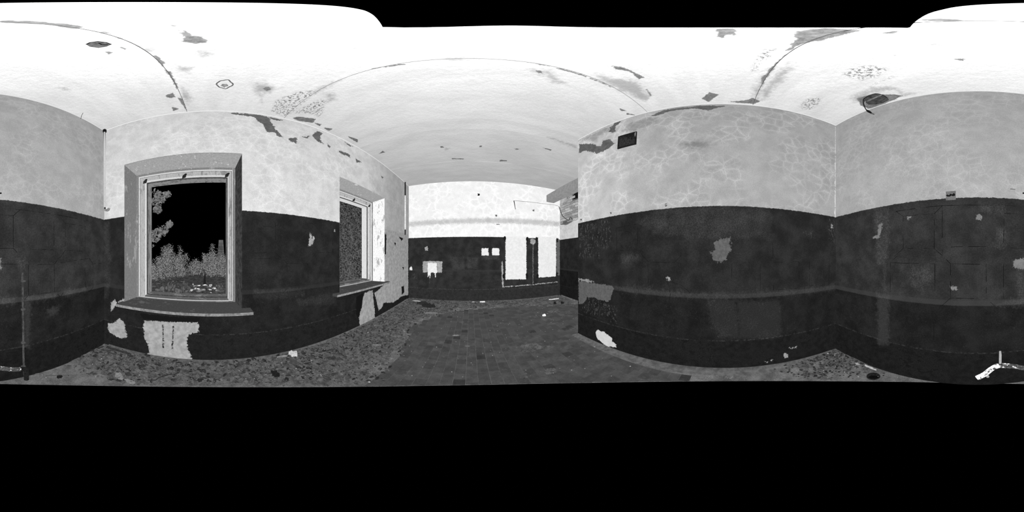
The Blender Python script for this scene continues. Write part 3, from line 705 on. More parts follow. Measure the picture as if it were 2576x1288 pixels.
for s in SEAMS[1:-1]:
    spans = [(-2.0, .06), (.34, 1.8)] if abs(s + .307) < .01 else [(-2.0, 1.8 if s < 2 else 3.1)]
    for xa, xb in spans:
        hexa('joint_filler', [(x, s - .0247 * x + dy, z) for z in (CEIL + .010, CEIL + .03) for x, dy in ((xa, -.012), (xb, -.012), (xb, .012), (xa, .012))], M_jd, ceiling)

# ------------------------------------------------------------------ floor: screed with the scanner's blind circle left open, red-clay tiles on it
FLOOR_POLY = [(-1.9726, -1.4717), (1.7498, -1.4912), (1.762, 2.117), (3.10, 2.117), (3.10, 4.689), (-1.750, 4.901)]
BLIND = []
for k in range(96):
    az = 2 * math.pi * k / 96
    el = R(45.05 + 1.1 * math.cos(az + R(71)))
    dx, dy = math.sin(az), math.cos(az)
    t_ = (1.495 - .0145 * 1.48) / (math.tan(el) + .0145 * dy)
    BLIND.append((t_ * dx, t_ * dy))
BLIND = np.array(BLIND)
DRAIN = (.970, -1.319, .062)
g = G('floor_screed')
sv = g.mul(.082, g.step(g.noise(7, 6, .7), .3, .7, .65, 1.45)); sv = g.mul(sv, g.step(g.noise(90, 4, .75), .3, .7, .75, 1.3))
sv = g.mix(g.step(g.noise(16, 6, .75), .60, .66), sv, .14)
M_screed = g.finish(sv, 1.0, bump=g.noise(40, 5, .7), bump_d=.006)
def floor_mesh():
    bm = bmesh.new()
    # ring cells between the blind circle and the room outline, cut cell by cell on a fine grid
    cell = .02
    xs = np.arange(-2.1, 3.2, cell); ys = np.arange(-1.6, 5.0, cell)
    X, Y = np.meshgrid(xs, ys, indexing='ij'); ny = len(ys)
    P = np.stack([X.ravel(), Y.ravel()], 1)
    i, j = np.meshgrid(np.arange(len(xs) - 1), np.arange(ny - 1), indexing='ij'); a = (i * ny + j).ravel()
    F = np.stack([a, a + ny, a + ny + 1, a + 1], 1); C = P[F].mean(1)
    ins_room = poly_sd(C, FLOOR_POLY) > -.02
    sd_b = poly_sd(C, BLIND); ins_b = sd_b > 0
    ins_d = np.hypot(C[:, 0] - DRAIN[0], C[:, 1] - DRAIN[1]) < DRAIN[2]
    for cut, pa in ((ins_b, BLIND),):
        bv = np.intersect1d(F[cut].ravel(), F[~cut].ravel())
        for v in bv:
            p = P[v]; ang = math.atan2(p[0], p[1]) % (2 * math.pi); k = ang / (2 * math.pi) * 96
            k0 = int(k) % 96; fr = k - int(k); P[v] = pa[k0] * (1 - fr) + pa[(k0 + 1) % 96] * fr
    bv = np.intersect1d(F[ins_d].ravel(), F[~ins_d].ravel())
    for v in bv:
        dv = P[v] - np.array(DRAIN[:2]); P[v] = np.array(DRAIN[:2]) + dv / np.linalg.norm(dv) * DRAIN[2]
    keep = ins_room & ~ins_b & ~ins_d
    F = F[keep]; used = np.unique(F); remap = np.full(len(P), -1); remap[used] = np.arange(len(used))
    F = remap[F]; P = P[used]
    V = np.zeros((len(P), 3)); V[:, :2] = P; V[:, 2] = floor_z(P[:, 1])
    n = len(V)
    V2 = V.copy(); V2[:, 2] -= .10
    # sides along open edges give the slab its thickness
    E = np.vstack([F[:, [0, 1]], F[:, [1, 2]], F[:, [2, 3]], F[:, [3, 0]]])
    key = np.sort(E, 1); _, inv, cnt = np.unique(key, axis=0, return_inverse=True, return_counts=True)
    E = E[cnt[inv.ravel()] == 1]
    sdv = poly_sd(P, BLIND)                                   # nothing was recorded under the open circle's rim
    E = E[(sdv[E[:, 0]] < -.17) & (sdv[E[:, 1]] < -.17)]
    FB = F[sdv[F].max(1) < -.17]
    S = np.stack([E[:, 1], E[:, 0], E[:, 0] + n, E[:, 1] + n], 1)
    return mesh_np('floor', np.vstack([V, V2]), np.vstack([F, FB[:, ::-1] + n, S]))
floor = link('floor', floor_mesh(), M_screed); tag(floor, 'tiled floor under dirt and fallen plaster', 'floor', kind='structure')

g = G('clay_tile')
tv = g.mul(.047, g.mul(g.step(g.objrand(), 0, 1, .86, 1.14), g.step(g.objrand(), .02, .03, .72, 1.0))); tv = g.mul(tv, g.step(g.noise(9, 5, .7), .3, .7, .8, 1.2))
tv = g.mul(tv, g.step(g.noise(120, 3, .7), .3, .7, .88, 1.12)); tv = g.mix(g.step(g.noise(60, 5, .8), .69, .73), tv, .13)
tv = g.mix(g.step(g.noise(3.2, 5, .7), .60, .70), tv, .070)
M_tile = g.finish(tv, 1.0)
g = G('clay_tile_far')
tv = g.mul(.046, g.mul(g.step(g.island(), 0, 1, .86, 1.14), g.step(g.island(), .02, .03, .70, 1.0))); tv = g.mul(tv, g.step(g.noise(120, 3, .7), .3, .7, .88, 1.12))
tv = g.mix(g.step(g.noise(3.2, 5, .7), .58, .68), tv, .072)
M_tile_far = g.finish(tv, 1.0)
TW, TL, GAP = .1165, .1075, .0042
cs, sn = math.cos(R(-2)), math.sin(R(-2))
TILE_AREA = [(-.70, .5), (-.80, 1.6), (-.88, 2.3), (-1.0, 2.9), (-.85, 3.3), (-.4, 3.95), (0, 4.12), (.7, 4.2), (1.42, 4.25), (2.2, 4.0), (3.0, 3.6), (3.0, 2.16), (1.70, 2.16), (1.63, 1.9), (1.60, .9), (1.58, .25), (1.2, .2)]
spots = []
for c in range(-14, 30):
    for r_ in range(0, 44):
        lx = c * TW + .0725 - .058; ly = r_ * TL + (TL / 2 if c % 2 else 0) + .02
        x = cs * lx - sn * ly; y = sn * lx + cs * ly
        spots.append((x, y))
spots = np.array(spots)
ok = (poly_sd(spots, TILE_AREA) > 0) & (poly_sd(spots, BLIND) < .085)
spots = spots[ok]; spots = spots[np.argsort(np.hypot(spots[:, 0], spots[:, 1]))]
edge_sd = poly_sd(spots, BLIND)
def tile_geo(hw, hl, t):
    V = [(sx * hw, sy * hl, 0) for sx, sy in ((-1, -1), (1, -1), (1, 1), (-1, 1))]
    V += [(sx * hw, sy * hl, t - .0012) for sx, sy in ((-1, -1), (1, -1), (1, 1), (-1, 1))]
    V += [(sx * (hw - .0012), sy * (hl - .0012), t) for sx, sy in ((-1, -1), (1, -1), (1, 1), (-1, 1))]
    F = [(0, 1, 5, 4), (1, 2, 6, 5), (2, 3, 7, 6), (3, 0, 4, 7), (4, 5, 9, 8), (5, 6, 10, 9), (6, 7, 11, 10), (7, 4, 8, 11), (8, 9, 10, 11)]
    return V, F
tVv, tFf = tile_geo(TW / 2 - GAP / 2, TL / 2 - GAP / 2, .010)
tile_me = mesh('tile', tVv, tFf); tile_me.materials.append(M_tile)
fV, fF = [], []
for k, (x, y) in enumerate(spots):
    z = floor_z(y) - .002 + random.uniform(-.0012, .0012)
    rz = R(2) * -1 + random.uniform(-.006, .006)
    if k < 300:
        o = bpy.data.objects.new('tile', tile_me); col.objects.link(o)
        o.location = (x, y, z); o.rotation_euler = (R(.83) + random.uniform(-.006, .006), random.uniform(-.006, .006), rz); o.parent = floor
        if edge_sd[k] > -.09:                                  # cut along the open circle
            ang = math.atan2(x, y); kk = int(round(ang / (2 * math.pi) * 96)) % 96; pb = BLIND[kk]; nb_ = np.array([math.sin(ang), math.cos(ang)])
            bm = bmesh.new(); bm.from_mesh(tile_me)
            cz, sz = math.cos(-rz), math.sin(-rz); lx, ly = pb[0] - x, pb[1] - y
            co = Vector((cz * lx - sz * ly, sz * lx + cz * ly, 0)); no = Vector((cz * nb_[0] - sz * nb_[1], sz * nb_[0] + cz * nb_[1], 0))
            bmesh.ops.bisect_plane(bm, geom=list(bm.verts) + list(bm.edges) + list(bm.faces), plane_co=co, plane_no=no, clear_inner=True)
            if len(bm.faces) > 0:
                m2 = bpy.data.meshes.new('tile'); bm.to_mesh(m2); m2.materials.append(M_tile); o.data = m2
            else: bpy.data.objects.remove(o)
            bm.free()
    else:
        n0 = len(fV); cz, sz = math.cos(rz), math.sin(rz)
        for vx, vy, vz in tVv: fV.append((x + cz * vx - sz * vy, y + sz * vx + cz * vy, z + vz + .0145 * vy))
        fF += [tuple(n0 + i for i in f) for f in tFf]
o = link('tiles', mesh('tiles', fV, fF), M_tile_far, floor); tag(o, kind='stuff')

# cement coves where the floor turns up the walls
M_cove = plain('cement_cove', .085, .35, 14, rough=1.0)
def cove(name, w, u0, u1, wd, ht, lab, z_end=None):
    prof = [(-wd, -.004), (-wd * .62, .010), (-wd * .32, ht * .30), (-wd * .12, ht * .62), (-.002, ht), (.004, ht), (.004, -.03), (-wd, -.03)]
    k = max(2, int(abs(u1 - u0) / .15)); V, F = [], []
    for i in range(k + 1):
        u = u0 + (u1 - u0) * i / k
        for dx, dz in prof:
            p = wp(w, u, 0, dx); V.append((p.x, p.y, floor_z(p.y) + dz + (.004 * mnoise.noise((u * 3, dx * 9, 1)) if dx < -.01 else 0)))
    m_ = len(prof)
    for i in range(k):
        for j in range(m_):
            F.append((i * m_ + j, i * m_ + (j + 1) % m_, (i + 1) * m_ + (j + 1) % m_, (i + 1) * m_ + j))
    F.append(tuple(range(m_))[::-1]); F.append(tuple(range(k * m_, k * m_ + m_)))
    o = link(name, mesh(name, V, F), M_cove); tag(o, lab, 'trim', kind='structure'); return o
cove('trim_1', 'right', -2.11, 1.40, .13, .035, 'pale cement cove along the foot of the vent wall')
cove('trim_2', 'win', -1.45, 4.70, .10, .05, 'dusty cement cove along the foot of the window wall')
cove('trim_3', 'far', -1.85, 2.80, .14, .04, 'dark cement cove along the foot of the far wall')
cove('trim_4', 'fr', -4.60, -2.15, .10, .06, 'cement cove along the foot of the side bay wall')

# ------------------------------------------------------------------ windows
M_reveal = peeling('reveal_paint', .14, .24, .60, 9)
M_reveal_w = peeling('reveal_limewash', .66, .36, .58, 9)
M_head = peeling('head_paint', .26, .52, .66, 9, stretch=(.5, .5, 1))
M_wood = peeling('window_wood', .34, .20, .58, 12, stretch=(1, 1, .25))
M_wood_d = peeling('weathered_wood', .18, .09, .55, 14, stretch=(1, 1, .25))
M_arch = peeling('architrave_paint', .17, .34, .60, 12, stretch=(1, 1, .3))
M_bead = peeling('bead_paint', .52, .26, .66, 14, stretch=(1, 1, .3))
M_rail = peeling('bottom_rail_wood', .085, .17, .58, 12, stretch=(.4, .4, 1))
M_rebate_dark = plain('rebate_dark', .035, .5, 30)  # dark tone of the groove and rebate rings
M_sill = peeling('sill_board', .045, .085, .60, 10, stretch=(.5, .5, 1))
M_iron = plain('rusty_iron', .018, .4, 40)
def window(name, hole, sill_l, sill_r, prot, lab, jl, jr, ol=.180, orr=.154, mf=None):
    u0, u1, zs, zt = hole; root = empty(name, wp('win', (u0 + u1) / 2, zs, .2)); tag(root, lab, 'window', kind='structure')
    W = 'win'
    def pc(n, pts, m, b=0.0): return hexa(n, [wp(W, *p) for p in pts], m, root, b)
    i0, i1, it = u0 + .032, u1 - .042, zt - .062        # reveal edges at the frame, 30 cm in
    e = .0015
    pc('jamb', [(u0, zs, -0.0015), (u0 + e, zs, -0.0015), (i0, zs, .30), (u0, zs, .30), (u0, zt, -0.0015), (u0 + e, zt - e, -0.0015), (i0, it, .30), (u0, zt, .30)], jl)
    pc('jamb', [(u1, zs, -0.0015), (u1 - e, zs, -0.0015), (i1, zs, .30), (u1, zs, .30), (u1, zt, -0.0015), (u1 - e, zt - e, -0.0015), (i1, it, .30), (u1, zt, .30)], jr)
    pc('head', [(u0 + e, zt - e, -0.0015), (u1 - e, zt - e, -0.0015), (i1, it, .30), (i0, it, .30), (u0, zt, -0.0015), (u1, zt, -0.0015), (u1, zt, .30), (u0, zt, .30)], M_head)
    o0, o1, ot, ob = u0 + ol, u1 - orr, zt - .207, zs + .065
    def members(nm, x0, x1, y0, y1, X0, X1, Y0, Y1, d0, d1, m, bev=.006, mb=None):
        """frame between the outer rectangle x0..x1,y0..y1 and the inner one X0..X1,Y0..Y1"""
        wbox(nm, W, x0, X0, y0, y1, d0, d1, m, root, bev); wbox(nm, W, X1, x1, y0, y1, d0, d1, m, root, bev)
        wbox(nm, W, X0, X1, Y1, y1, d0, d1, m, root, bev); wbox(nm, W, X0, X1, y0, Y0, d0, d1, mb or m, root, bev)
    f1 = .035
    members('architrave', u0 + .004, u1 - .004, zs + .002, zt - .004, i0 + f1, i1 - f1, zs + .016, it - f1, .300, .352, M_arch, .006, M_rail)
    members('bead', i0 + f1 - .002, i1 - f1 + .002, zs + .014, it - f1 + .002, i0 + f1 + .009, i1 - f1 - .009, zs + .020, it - f1 - .009, .310, .350, M_bead, .003, M_bead)
    members('groove', i0 + .042, i1 - .042, zs + .018, it - .042, i0 + .052, i1 - .052, zs + .024, it - .052, .334, .350, M_rebate_dark, .001, M_rebate_dark)
    members('casing', i0 + .050, i1 - .050, zs + .022, it - .050, o0 - .020, o1 + .020, ob - .022, ot + .022, .326, .420, M_wood, .006, M_rail)
    members('bead', o0 - .022, o1 + .022, ob - .024, ot + .024, o0 - .012, o1 + .012, ob - .016, ot + .014, .336, .372, M_bead, .003, M_rail)
    members('rebate', o0 - .014, o1 + .014, ob - .018, ot + .016, o0 - .003, o1 + .003, ob - .008, ot + .004, .392, .412, M_rebate_dark, .002, M_rebate_dark)
    members('frame', o0 - .03, o1 + .03, ob - .012, ot + .03, o0, o1, ob, ot, .405, .560, mf or M_wood_d, .006, M_rail)
    for (a, b) in ((o0 - .01, ot + .02), ((o0 + o1) / 2, ot + .03), (o1 + .005, ot + .03)):
        prism('bracket', [(a - .035, b - .045), (a + .01, b - .03), (a + .035, b + .03), (a + .01, b + .035), (a - .03, b - .005)], lambda p, q, d: wp(W, p, q, d), .318, .338, M_iron, root)
    # sill board: wide lip in the room, tongue between the reveals
    th = .038
    out = [(sill_l, -prot), (sill_l + .3, -prot + .006), ((sill_l + sill_r) / 2, -prot - .004), (sill_r - .2, -prot + .004), (sill_r, -prot), (sill_r, -.001), (u1 - .002, -.001), (i1, .30), (i0, .30), (u0 + .002, -.001), (sill_l, -.001)]
    prism('sill_board', out, lambda a, b, d: wp(W, a, zs + .004 + d, b), -th, 0.0, M_sill, root)
    wbox('sill_nosing', W, sill_l, sill_r, zs - th + .004, zs + .000, -prot - .010, -prot - .0045, plain('sill_edge', .20, .45, 25), root, .002)
    return root
window('window_1', WIN_HOLES[0], -1.215, .430, .155, 'near empty window opening with peeling splayed reveals and a deep sill board', M_reveal, plain('reveal_dark_paint', .036, .5, 20))
window('window_2', WIN_HOLES[1], 1.70, 3.40, .10, 'farther empty window opening with a bright limewashed reveal and broken sill', M_reveal, M_reveal_w, mf=peeling('bright_frame_paint', .52, .34, .68, 14, stretch=(1, 1, .25)))

# ------------------------------------------------------------------ pipes, fittings and fixtures
M_pipe_w = peeling('painted_pipe', .34, .10, .60, 20, stretch=(1, 1, .3))
g = G('peeled_pipe')
px, py, pz = g.xyz()
fade = g.step(px, -.42, -.10, 0, 1)                  # paint survives towards the broken end
pn = g.noise(26, 5, .7)
pk = g.step(g.add(g.mul(fade, .16), pn), .60, .64)
pv = g.mix(pk, g.mul(.060, g.step(g.noise(50, 4), .3, .7, .6, 1.6)), .90)
M_pipe = g.finish(pv, .6)
M_metal = plain('grey_iron_pipe', .060, .4, 35)
M_black = plain('black_rubber', .009, .4, 40)
M_soot = plain('sooty_metal', .012, .5, 60)

hp = empty('heating_pipe', wp('back', .0, -1.20, -.08))
tag(hp, 'broken heating pipe with flaking white paint along the foot of the panelled wall', 'pipe')
def bk(u, z, dd): return wp('back', u, z, dd)
path = [bk(-.006, -1.232, -.158), bk(.06, -1.194, -.135), bk(.115, -1.150, -.105), bk(.165, -1.128, -.085), bk(.205, -1.126, -.080), bk(.30, -1.150, -.080), bk(.42, -1.205, -.080), bk(.53, -1.252, -.080), bk(.605, -1.272, -.080)]
pp_ = smooth_path(path, 5)
V, F = tube_geo(pp_, .0265, 16, False)
V2, F2 = tube_geo(pp_[:6], .021, 16, False)          # open mouth with a wall thickness
n0 = len(V)
V = V + V2; F = F + [tuple(n0 + i for i in f)[::-1] for f in F2]
F += [(k, (k + 1) % 16, n0 + (k + 1) % 16, n0 + k)[::-1] for k in range(16)]
m_ = n0 + 16 * 5
F.append(tuple(range(m_, m_ + 16)))
link('pipe_run', mesh('pipe_run', V, F, True), M_pipe, hp)
tube('elbow', smooth_path([bk(.60, -1.271, -.080), bk(.64, -1.278, -.078), bk(.668, -1.305, -.074), bk(.676, -1.36, -.07), bk(.678, -1.48, -.068)], 5), .0255, M_soot, hp, 14)
tube('vent_stub', [bk(.196, -1.115, -.082), bk(.196, -1.04, -.082), bk(.197, -.98, -.082), bk(.195, -.935, -.082)], [.0125, .0118, .0115, .009], M_pipe_w, hp, 10)
tube('collar', [bk(.196, -1.112, -.082), bk(.196, -1.094, -.082)], .0165, M_soot, hp, 12)
tube('drain_nipple', [bk(.083, -1.195, -.123), bk(.085, -1.232, -.123), bk(.085, -1.240, -.123), bk(.085, -1.252, -.123)], [.0085, .0085, .014, .012], M_pipe_w, hp, 10)

rp = empty('riser_pipe', bk(.67, -1.46, -.012)); tag(rp, 'thin vertical pipe stub running up the panelled wall from the floor', 'pipe')
tube('pipe_run', [bk(.678, -1.475, -.010), bk(.674, -1.1, -.010), bk(.668, -.6, -.010), bk(.662, -.16, -.010)], .0105, peeling('riser_paint', .070, .035, .5, 24), rp, 10)
for zz in (-1.3, -.95, -.55, -.25): wbox('clip', 'back', .650, .692, zz - .010, zz + .010, -.024, .001, M_metal, rp, .002)

cp = empty('conduit_pipe', wp('win', -1.505, .73, -.03)); tag(cp, 'vertical pale conduit in the near corner beside the first window', 'pipe')
tube('pipe_run', [wp('win', -1.509, .745, -.024), wp('win', -1.512, 1.4, -.024), wp('win', -1.514, 2.375, -.024)], .0175, peeling('conduit_paint', .44, .20, .66, 30), cp, 12)
tube('end_cap', [wp('win', -1.507, .720, -.024), wp('win', -1.507, .750, -.024)], .0105, M_black, cp, 10)
wbox('top_sleeve', 'win', -1.534, -1.490, 2.30, 2.376, -.046, -.002, M_black, cp, .003)
prism('torn_paper', [(-1.536, .715), (-1.515, .728), (-1.49, .716), (-1.455, .732), (-1.425, .722), (-1.435, .692), (-1.47, .676), (-1.50, .684), (-1.525, .692)], lambda a, b, d: wp('win', a, b, d), -.010, .001, plain('torn_plaster', .19, .5, 40), cp)

c2 = empty('conduit_pipe', wp('win', 4.46, .66, -.03)); tag(c2, 'vertical dark and white conduit in the far corner past the second window', 'pipe')
tube('pipe_run', [wp('win', 4.50, .80, -.018), wp('win', 4.50, 1.9, -.018)], .018, plain('conduit_white', .62, .2), c2, 10)
tube('upper_run', [wp('win', 4.50, 1.9, -.018), wp('win', 4.50, 2.378, -.018)], .019, M_soot, c2, 10)
tube('lower_end', [wp('win', 4.50, .64, -.018), wp('win', 4.50, .80, -.018)], .017, M_soot, c2, 10)

# vent in the wall
vt = empty('wall_vent', wp('right', -1.14, 1.66, 0)); tag(vt, 'dark square vent with a torn wire screen high on the wall', 'vent')
VQ = [(-1.279, 1.947), (-.996, 1.930), (-1.006, 1.650), (-1.293, 1.672)]
c_ = np.mean(VQ, 0)
def vshr(f): return [tuple(c_ + (np.array(p) - c_) * f) for p in VQ]
o_, i_ = vshr(1.0), vshr(.86)
for k in range(4):
    a, b, c, d = o_[k], o_[(k + 1) % 4], i_[(k + 1) % 4], i_[k]
    hexa('frame_bar', [wp('right', *p, dd) for dd in (-.014, .004) for p in (a, b, c, d)], M_soot, vt, .002)
prism('backing', vshr(.87), lambda a, b, d: wp('right', a, b, d), -.006, .002, plain('vent_dark', .011, .5, 30), vt)
M_wire = plain('screen_wire', .055, .8, 60)
V, F = [], []
for k in range(1, 15):
    t_ = k / 15
    for hor in (0, 1):
        q = [np.array(p) for p in i_]
        a = q[0] * (1 - t_) + q[1] * t_; b = q[3] * (1 - t_) + q[2] * t_
        if hor: a = q[0] * (1 - t_) + q[3] * t_; b = q[1] * (1 - t_) + q[2] * t_
        lo, hi = (0.0, 1.0)
        if not hor: lo = .18 + .45 * t_ * (.6 + .4 * math.sin(k * 1.7))
        elif t_ < .55: hi = max(.08, .25 + t_ * .9)
        s_, e_ = a + (b - a) * lo, a + (b - a) * hi
        vv, ff = tube_geo([wp('right', *s_, -.0085), wp('right', *((s_ + e_) / 2), -.010), wp('right', *e_, -.0085)], .0013, 4)
        n0 = len(V); V += vv; F += [tuple(n0 + i for i in f) for f in ff]
link('wire_screen', mesh('wire_screen', V, F), M_wire, vt)
prism('torn_flap', [(-1.02, 1.90), (-1.005, 1.915), (-1.008, 1.84), (-1.018, 1.81), (-1.025, 1.85)], lambda a, b, d: wp('right', a, b, d), -.018, -.014, plain('flap', .16, .3), vt)

# switch plate with a broken socket
sp = empty('switch_plate', wp('back', -.245, .535, 0)); tag(sp, 'small square grey plate with a black burnt socket above the dado', 'plate')
wbox('plate', 'back', -.291, -.199, .537, .630, -.005, .002, plain('grey_plate', .14, .25, 30), sp, .002)
prism('burnt_socket', [(-.289, .585), (-.275, .593), (-.26, .584), (-.246, .600), (-.232, .590), (-.215, .604), (-.204, .592), (-.206, .578), (-.225, .574), (-.238, .582), (-.255, .572), (-.28, .574)], lambda a, b, d: wp('back', a, b, d), -.013, -.004, M_black, sp)
so = empty('switch_box', wp('back', .325, .605, 0)); tag(so, 'painted-over square switch box outline above the dado', 'switch box')
wbox('cover', 'back', .301, .348, .608, .656, -.004, .002, plain('box_cover', .32, .1), so, .001)
wbox('top_gap', 'back', .300, .349, .657, .660, -.006, .002, M_groove_shade, so)
tag(wbox('iron_nail', 'back', .420, .446, .618, .628, -.018, .004, M_soot), 'short dark nail sticking out beside the painted-over switch box', 'nail')

# hole in the ceiling with hanging wires
hc = empty('ceiling_cavity', (.96, -1.36, CEIL + .1)); tag(hc, 'dark broken hole in the ceiling by the wall with laths inside', 'hole')
V, F = [], []
n = len(HOLE)
for zz, k in ((CEIL + .002, 1.02), (CEIL + .16, 1.1)):
    for x, y in HOLE: V.append((.965 + (x - .965) * k, -1.355 + (y + 1.355) * k, zz))
for i in range(n): F.append((i, (i + 1) % n, n + (i + 1) % n, n + i))
F.append(tuple(range(n, 2 * n)))
link('cavity_lining', mesh('cavity_lining', V, F), plain('cavity', .05, .6, 20), hc)
tube('lath', [(1.08, -1.36, CEIL + .05), (.97, -1.35, CEIL + .05), (.87, -1.335, CEIL + .05)], .010, plain('lath_wood', .16, .4), hc, 6)
tube('lath', [(1.10, -1.40, CEIL + .06), (.98, -1.40, CEIL + .06), (.86, -1.39, CEIL + .06)], .016, plain('lath_dark', .045, .4), hc, 6)
hw = empty('hanging_wire', (1.10, -1.40, CEIL - .05)); tag(hw, 'black wire loop with a frayed plug hanging from the ceiling hole', 'wire')
rim = [(x, y, CEIL - .012 - .012 * math.sin(i * 1.3)) for i, (x, y) in enumerate(HOLE[:6])]
tube('loop', smooth_path(rim, 6), .0045, M_black, hw, 6)
tube('drop', smooth_path([(1.085, -1.298, CEIL - .012), (1.125, -1.355, CEIL - .025), (1.148, -1.405, CEIL - .05), (1.152, -1.438, CEIL - .085)], 6), .006, M_black, hw, 6)
tube('pale_strand', smooth_path([(1.06, -1.31, CEIL - .014), (1.098, -1.345, CEIL - .034), (1.105, -1.375, CEIL - .05)], 6), .0035, plain('strand', .25, .2), hw, 6)
tube('plug', [(1.152, -1.436, CEIL - .08), (1.136, -1.441, CEIL - .115), (1.110, -1.443, CEIL - .165), (1.085, -1.446, CEIL - .215)], [.008, .017, .016, .009], M_black, hw, 8)
tube('tip', [(1.088, -1.446, CEIL - .21), (1.058, -1.449, CEIL - .255)], [.011, .008], plain('plug_tip', .07, .4), hw, 8)
# ring left by a lamp canopy, and a shallow dish-shaped lamp base
lr = empty('lamp_ring', (-1.345, .133, CEIL)); tag(lr, 'ragged dark ring on the ceiling left by a lamp, near the first window', 'lamp mark')
rp_ = [(-1.345 + .083 * math.cos(a) * (1 + .1 * math.sin(5 * a)), .133 + .062 * math.sin(a) * (1 + .12 * math.cos(4 * a)), CEIL - .003) for a in [2 * math.pi * k / 28 for k in range(29)]]
tube('ring', rp_, .0065, plain('ring_dirt', .11, .5, 40), lr, 6, False)
prism('centre_patch', ragged(-1.37, .135, .035, .028, 14, .3, 0, 3), lambda a, b, d: (a, b, CEIL - d), -.002, .004, plain('ring_patch', .22, .4, 40), lr)
dm = empty('ceiling_lamp', (-.518, -.42, CEIL)); tag(dm, 'small grey lens-shaped lamp base on the ceiling above the near corner', 'lamp base')
prism('plate', [(-.484, -.453), (-.472, -.42), (-.478, -.387), (-.51, -.372), (-.549, -.373), (-.565, -.41), (-.561, -.45), (-.52, -.466)], lambda a, b, d: (a, b, CEIL - d), -.002, .010, plain('lamp_plate', .15, .45, 40), dm)
tube('rim_wire', [(-.484, -.453, CEIL - .011), (-.472, -.42, CEIL - .011), (-.478, -.387, CEIL - .011), (-.51, -.372, CEIL - .011), (-.549, -.373, CEIL - .011)], .004, M_soot, dm, 6)
tube('wire_end', [(-.50, -.40, CEIL - .008), (-.525, -.405, CEIL - .020), (-.54, -.385, CEIL - .024)], .005, M_soot, dm, 6)
hk = tube('ceiling_hook', [wp('back', 1.41, CEIL + .005, -.10), wp('back', 1.43, CEIL - .03, -.05), wp('back', 1.45, CEIL - .075, -.02)], .003, M_soot)
tag(hk, 'thin dark hook where ceiling meets the panelled wall', 'hook')

# beam in the side bay
bmn = empty('ceiling_beam', (2.72, 3.4, 1.85)); tag(bmn, 'plain grey beam crossing below the ceiling in the side bay', 'beam')
box('beam_body', 2.58, 2.87, 2.13, 4.71, 1.85, 2.10, plain('beam_plaster', .20, .15, 12), bmn, .008)

# fittings on the far wall
M_rust = plain('soot_rust', .011, .6, 60)
BR = [(.986, .533, 'at the upper outer corner of the first white rectangle'), (1.700, .531, 'at the upper inner corner of the first white rectangle'), (2.027, .543, 'at the upper inner corner of the second white rectangle'), (2.775, .542, 'at the upper outer corner of the second white rectangle'),
      (.958, -.60, 'at the lower outer corner of the first white rectangle'), (1.689, -.63, 'at the lower inner corner of the first white rectangle'), (2.050, -.65, 'at the lower inner corner of the second white rectangle'), (2.763, -.62, 'at the lower outer corner of the second white rectangle')]
for k, (u, z, where) in enumerate(BR):
    r_ = empty('radiator_bracket', wp('far', u, z - .05, 0)); tag(r_, 'sooty iron radiator bracket ' + where, 'bracket', 'radiator brackets on the far wall')
    prism('wall_plate', ragged(u, z, .035, .075 if z > 0 else .085, 12, .25, 0, k), lambda a, b, d: wp('far', a, b, d), -.012, .002, M_rust, r_)
    tube('arm', [wp('far', u, z + .02, .0), wp('far', u, z + .02, -.07), wp('far', u, z + .045, -.09)], .013, M_rust, r_, 8)
    tube('arm_stub', [wp('far', u + .012, z - .045, .0), wp('far', u + .012, z - .045, -.04)], .018, M_rust, r_, 8)
ch = empty('wire_cable', wp('far', 2.0, 1.75, -.01)); tag(ch, 'thin wire along the far wall dropping over the bare bricks', 'cable')
fp = [wp('far', 1.271, 1.757, -.008), wp('far', 1.829, 1.765, -.012), wp('far', 2.269, 1.764, -.012), wp('far', 2.72, 1.780, -.012), wp('far', 2.84, 1.74, -.03)]
tube('wall_run', smooth_path(fp, 6), .006, plain('pale_wire', .16, .4, 40), ch, 6)
fq = [wp('far', 2.84, 1.74, -.03), wp('fr', -4.62, 1.60, -.035), wp('fr', -4.48, 1.37, -.035), wp('fr', -4.24, 1.195, -.035), wp('fr', -4.12, 1.15, -.035), wp('fr', -4.07, 1.22, -.035), wp('fr', -4.00, 1.21, -.035), wp('fr', -3.94, 1.13, -.035)]
tube('hanging_run', smooth_path(fq, 6), .012, plain('dark_cable', .045, .4), ch, 6)
tag(tube('wall_spike', [wp('far', 1.271, 1.755, -.004), wp('far', 1.285, 1.66, -.02), wp('far', 1.314, 1.464, -.03)], [.014, .012, .008], M_black, None, 8), 'short black rod hanging from the start of the wire on the far wall', 'rod')
tag(wbox('wall_hook', 'far', .73, .83, .948, .962, -.02, .002, M_soot, None, .003), 'short dark horizontal hook high on the far wall above the two squares', 'hook')

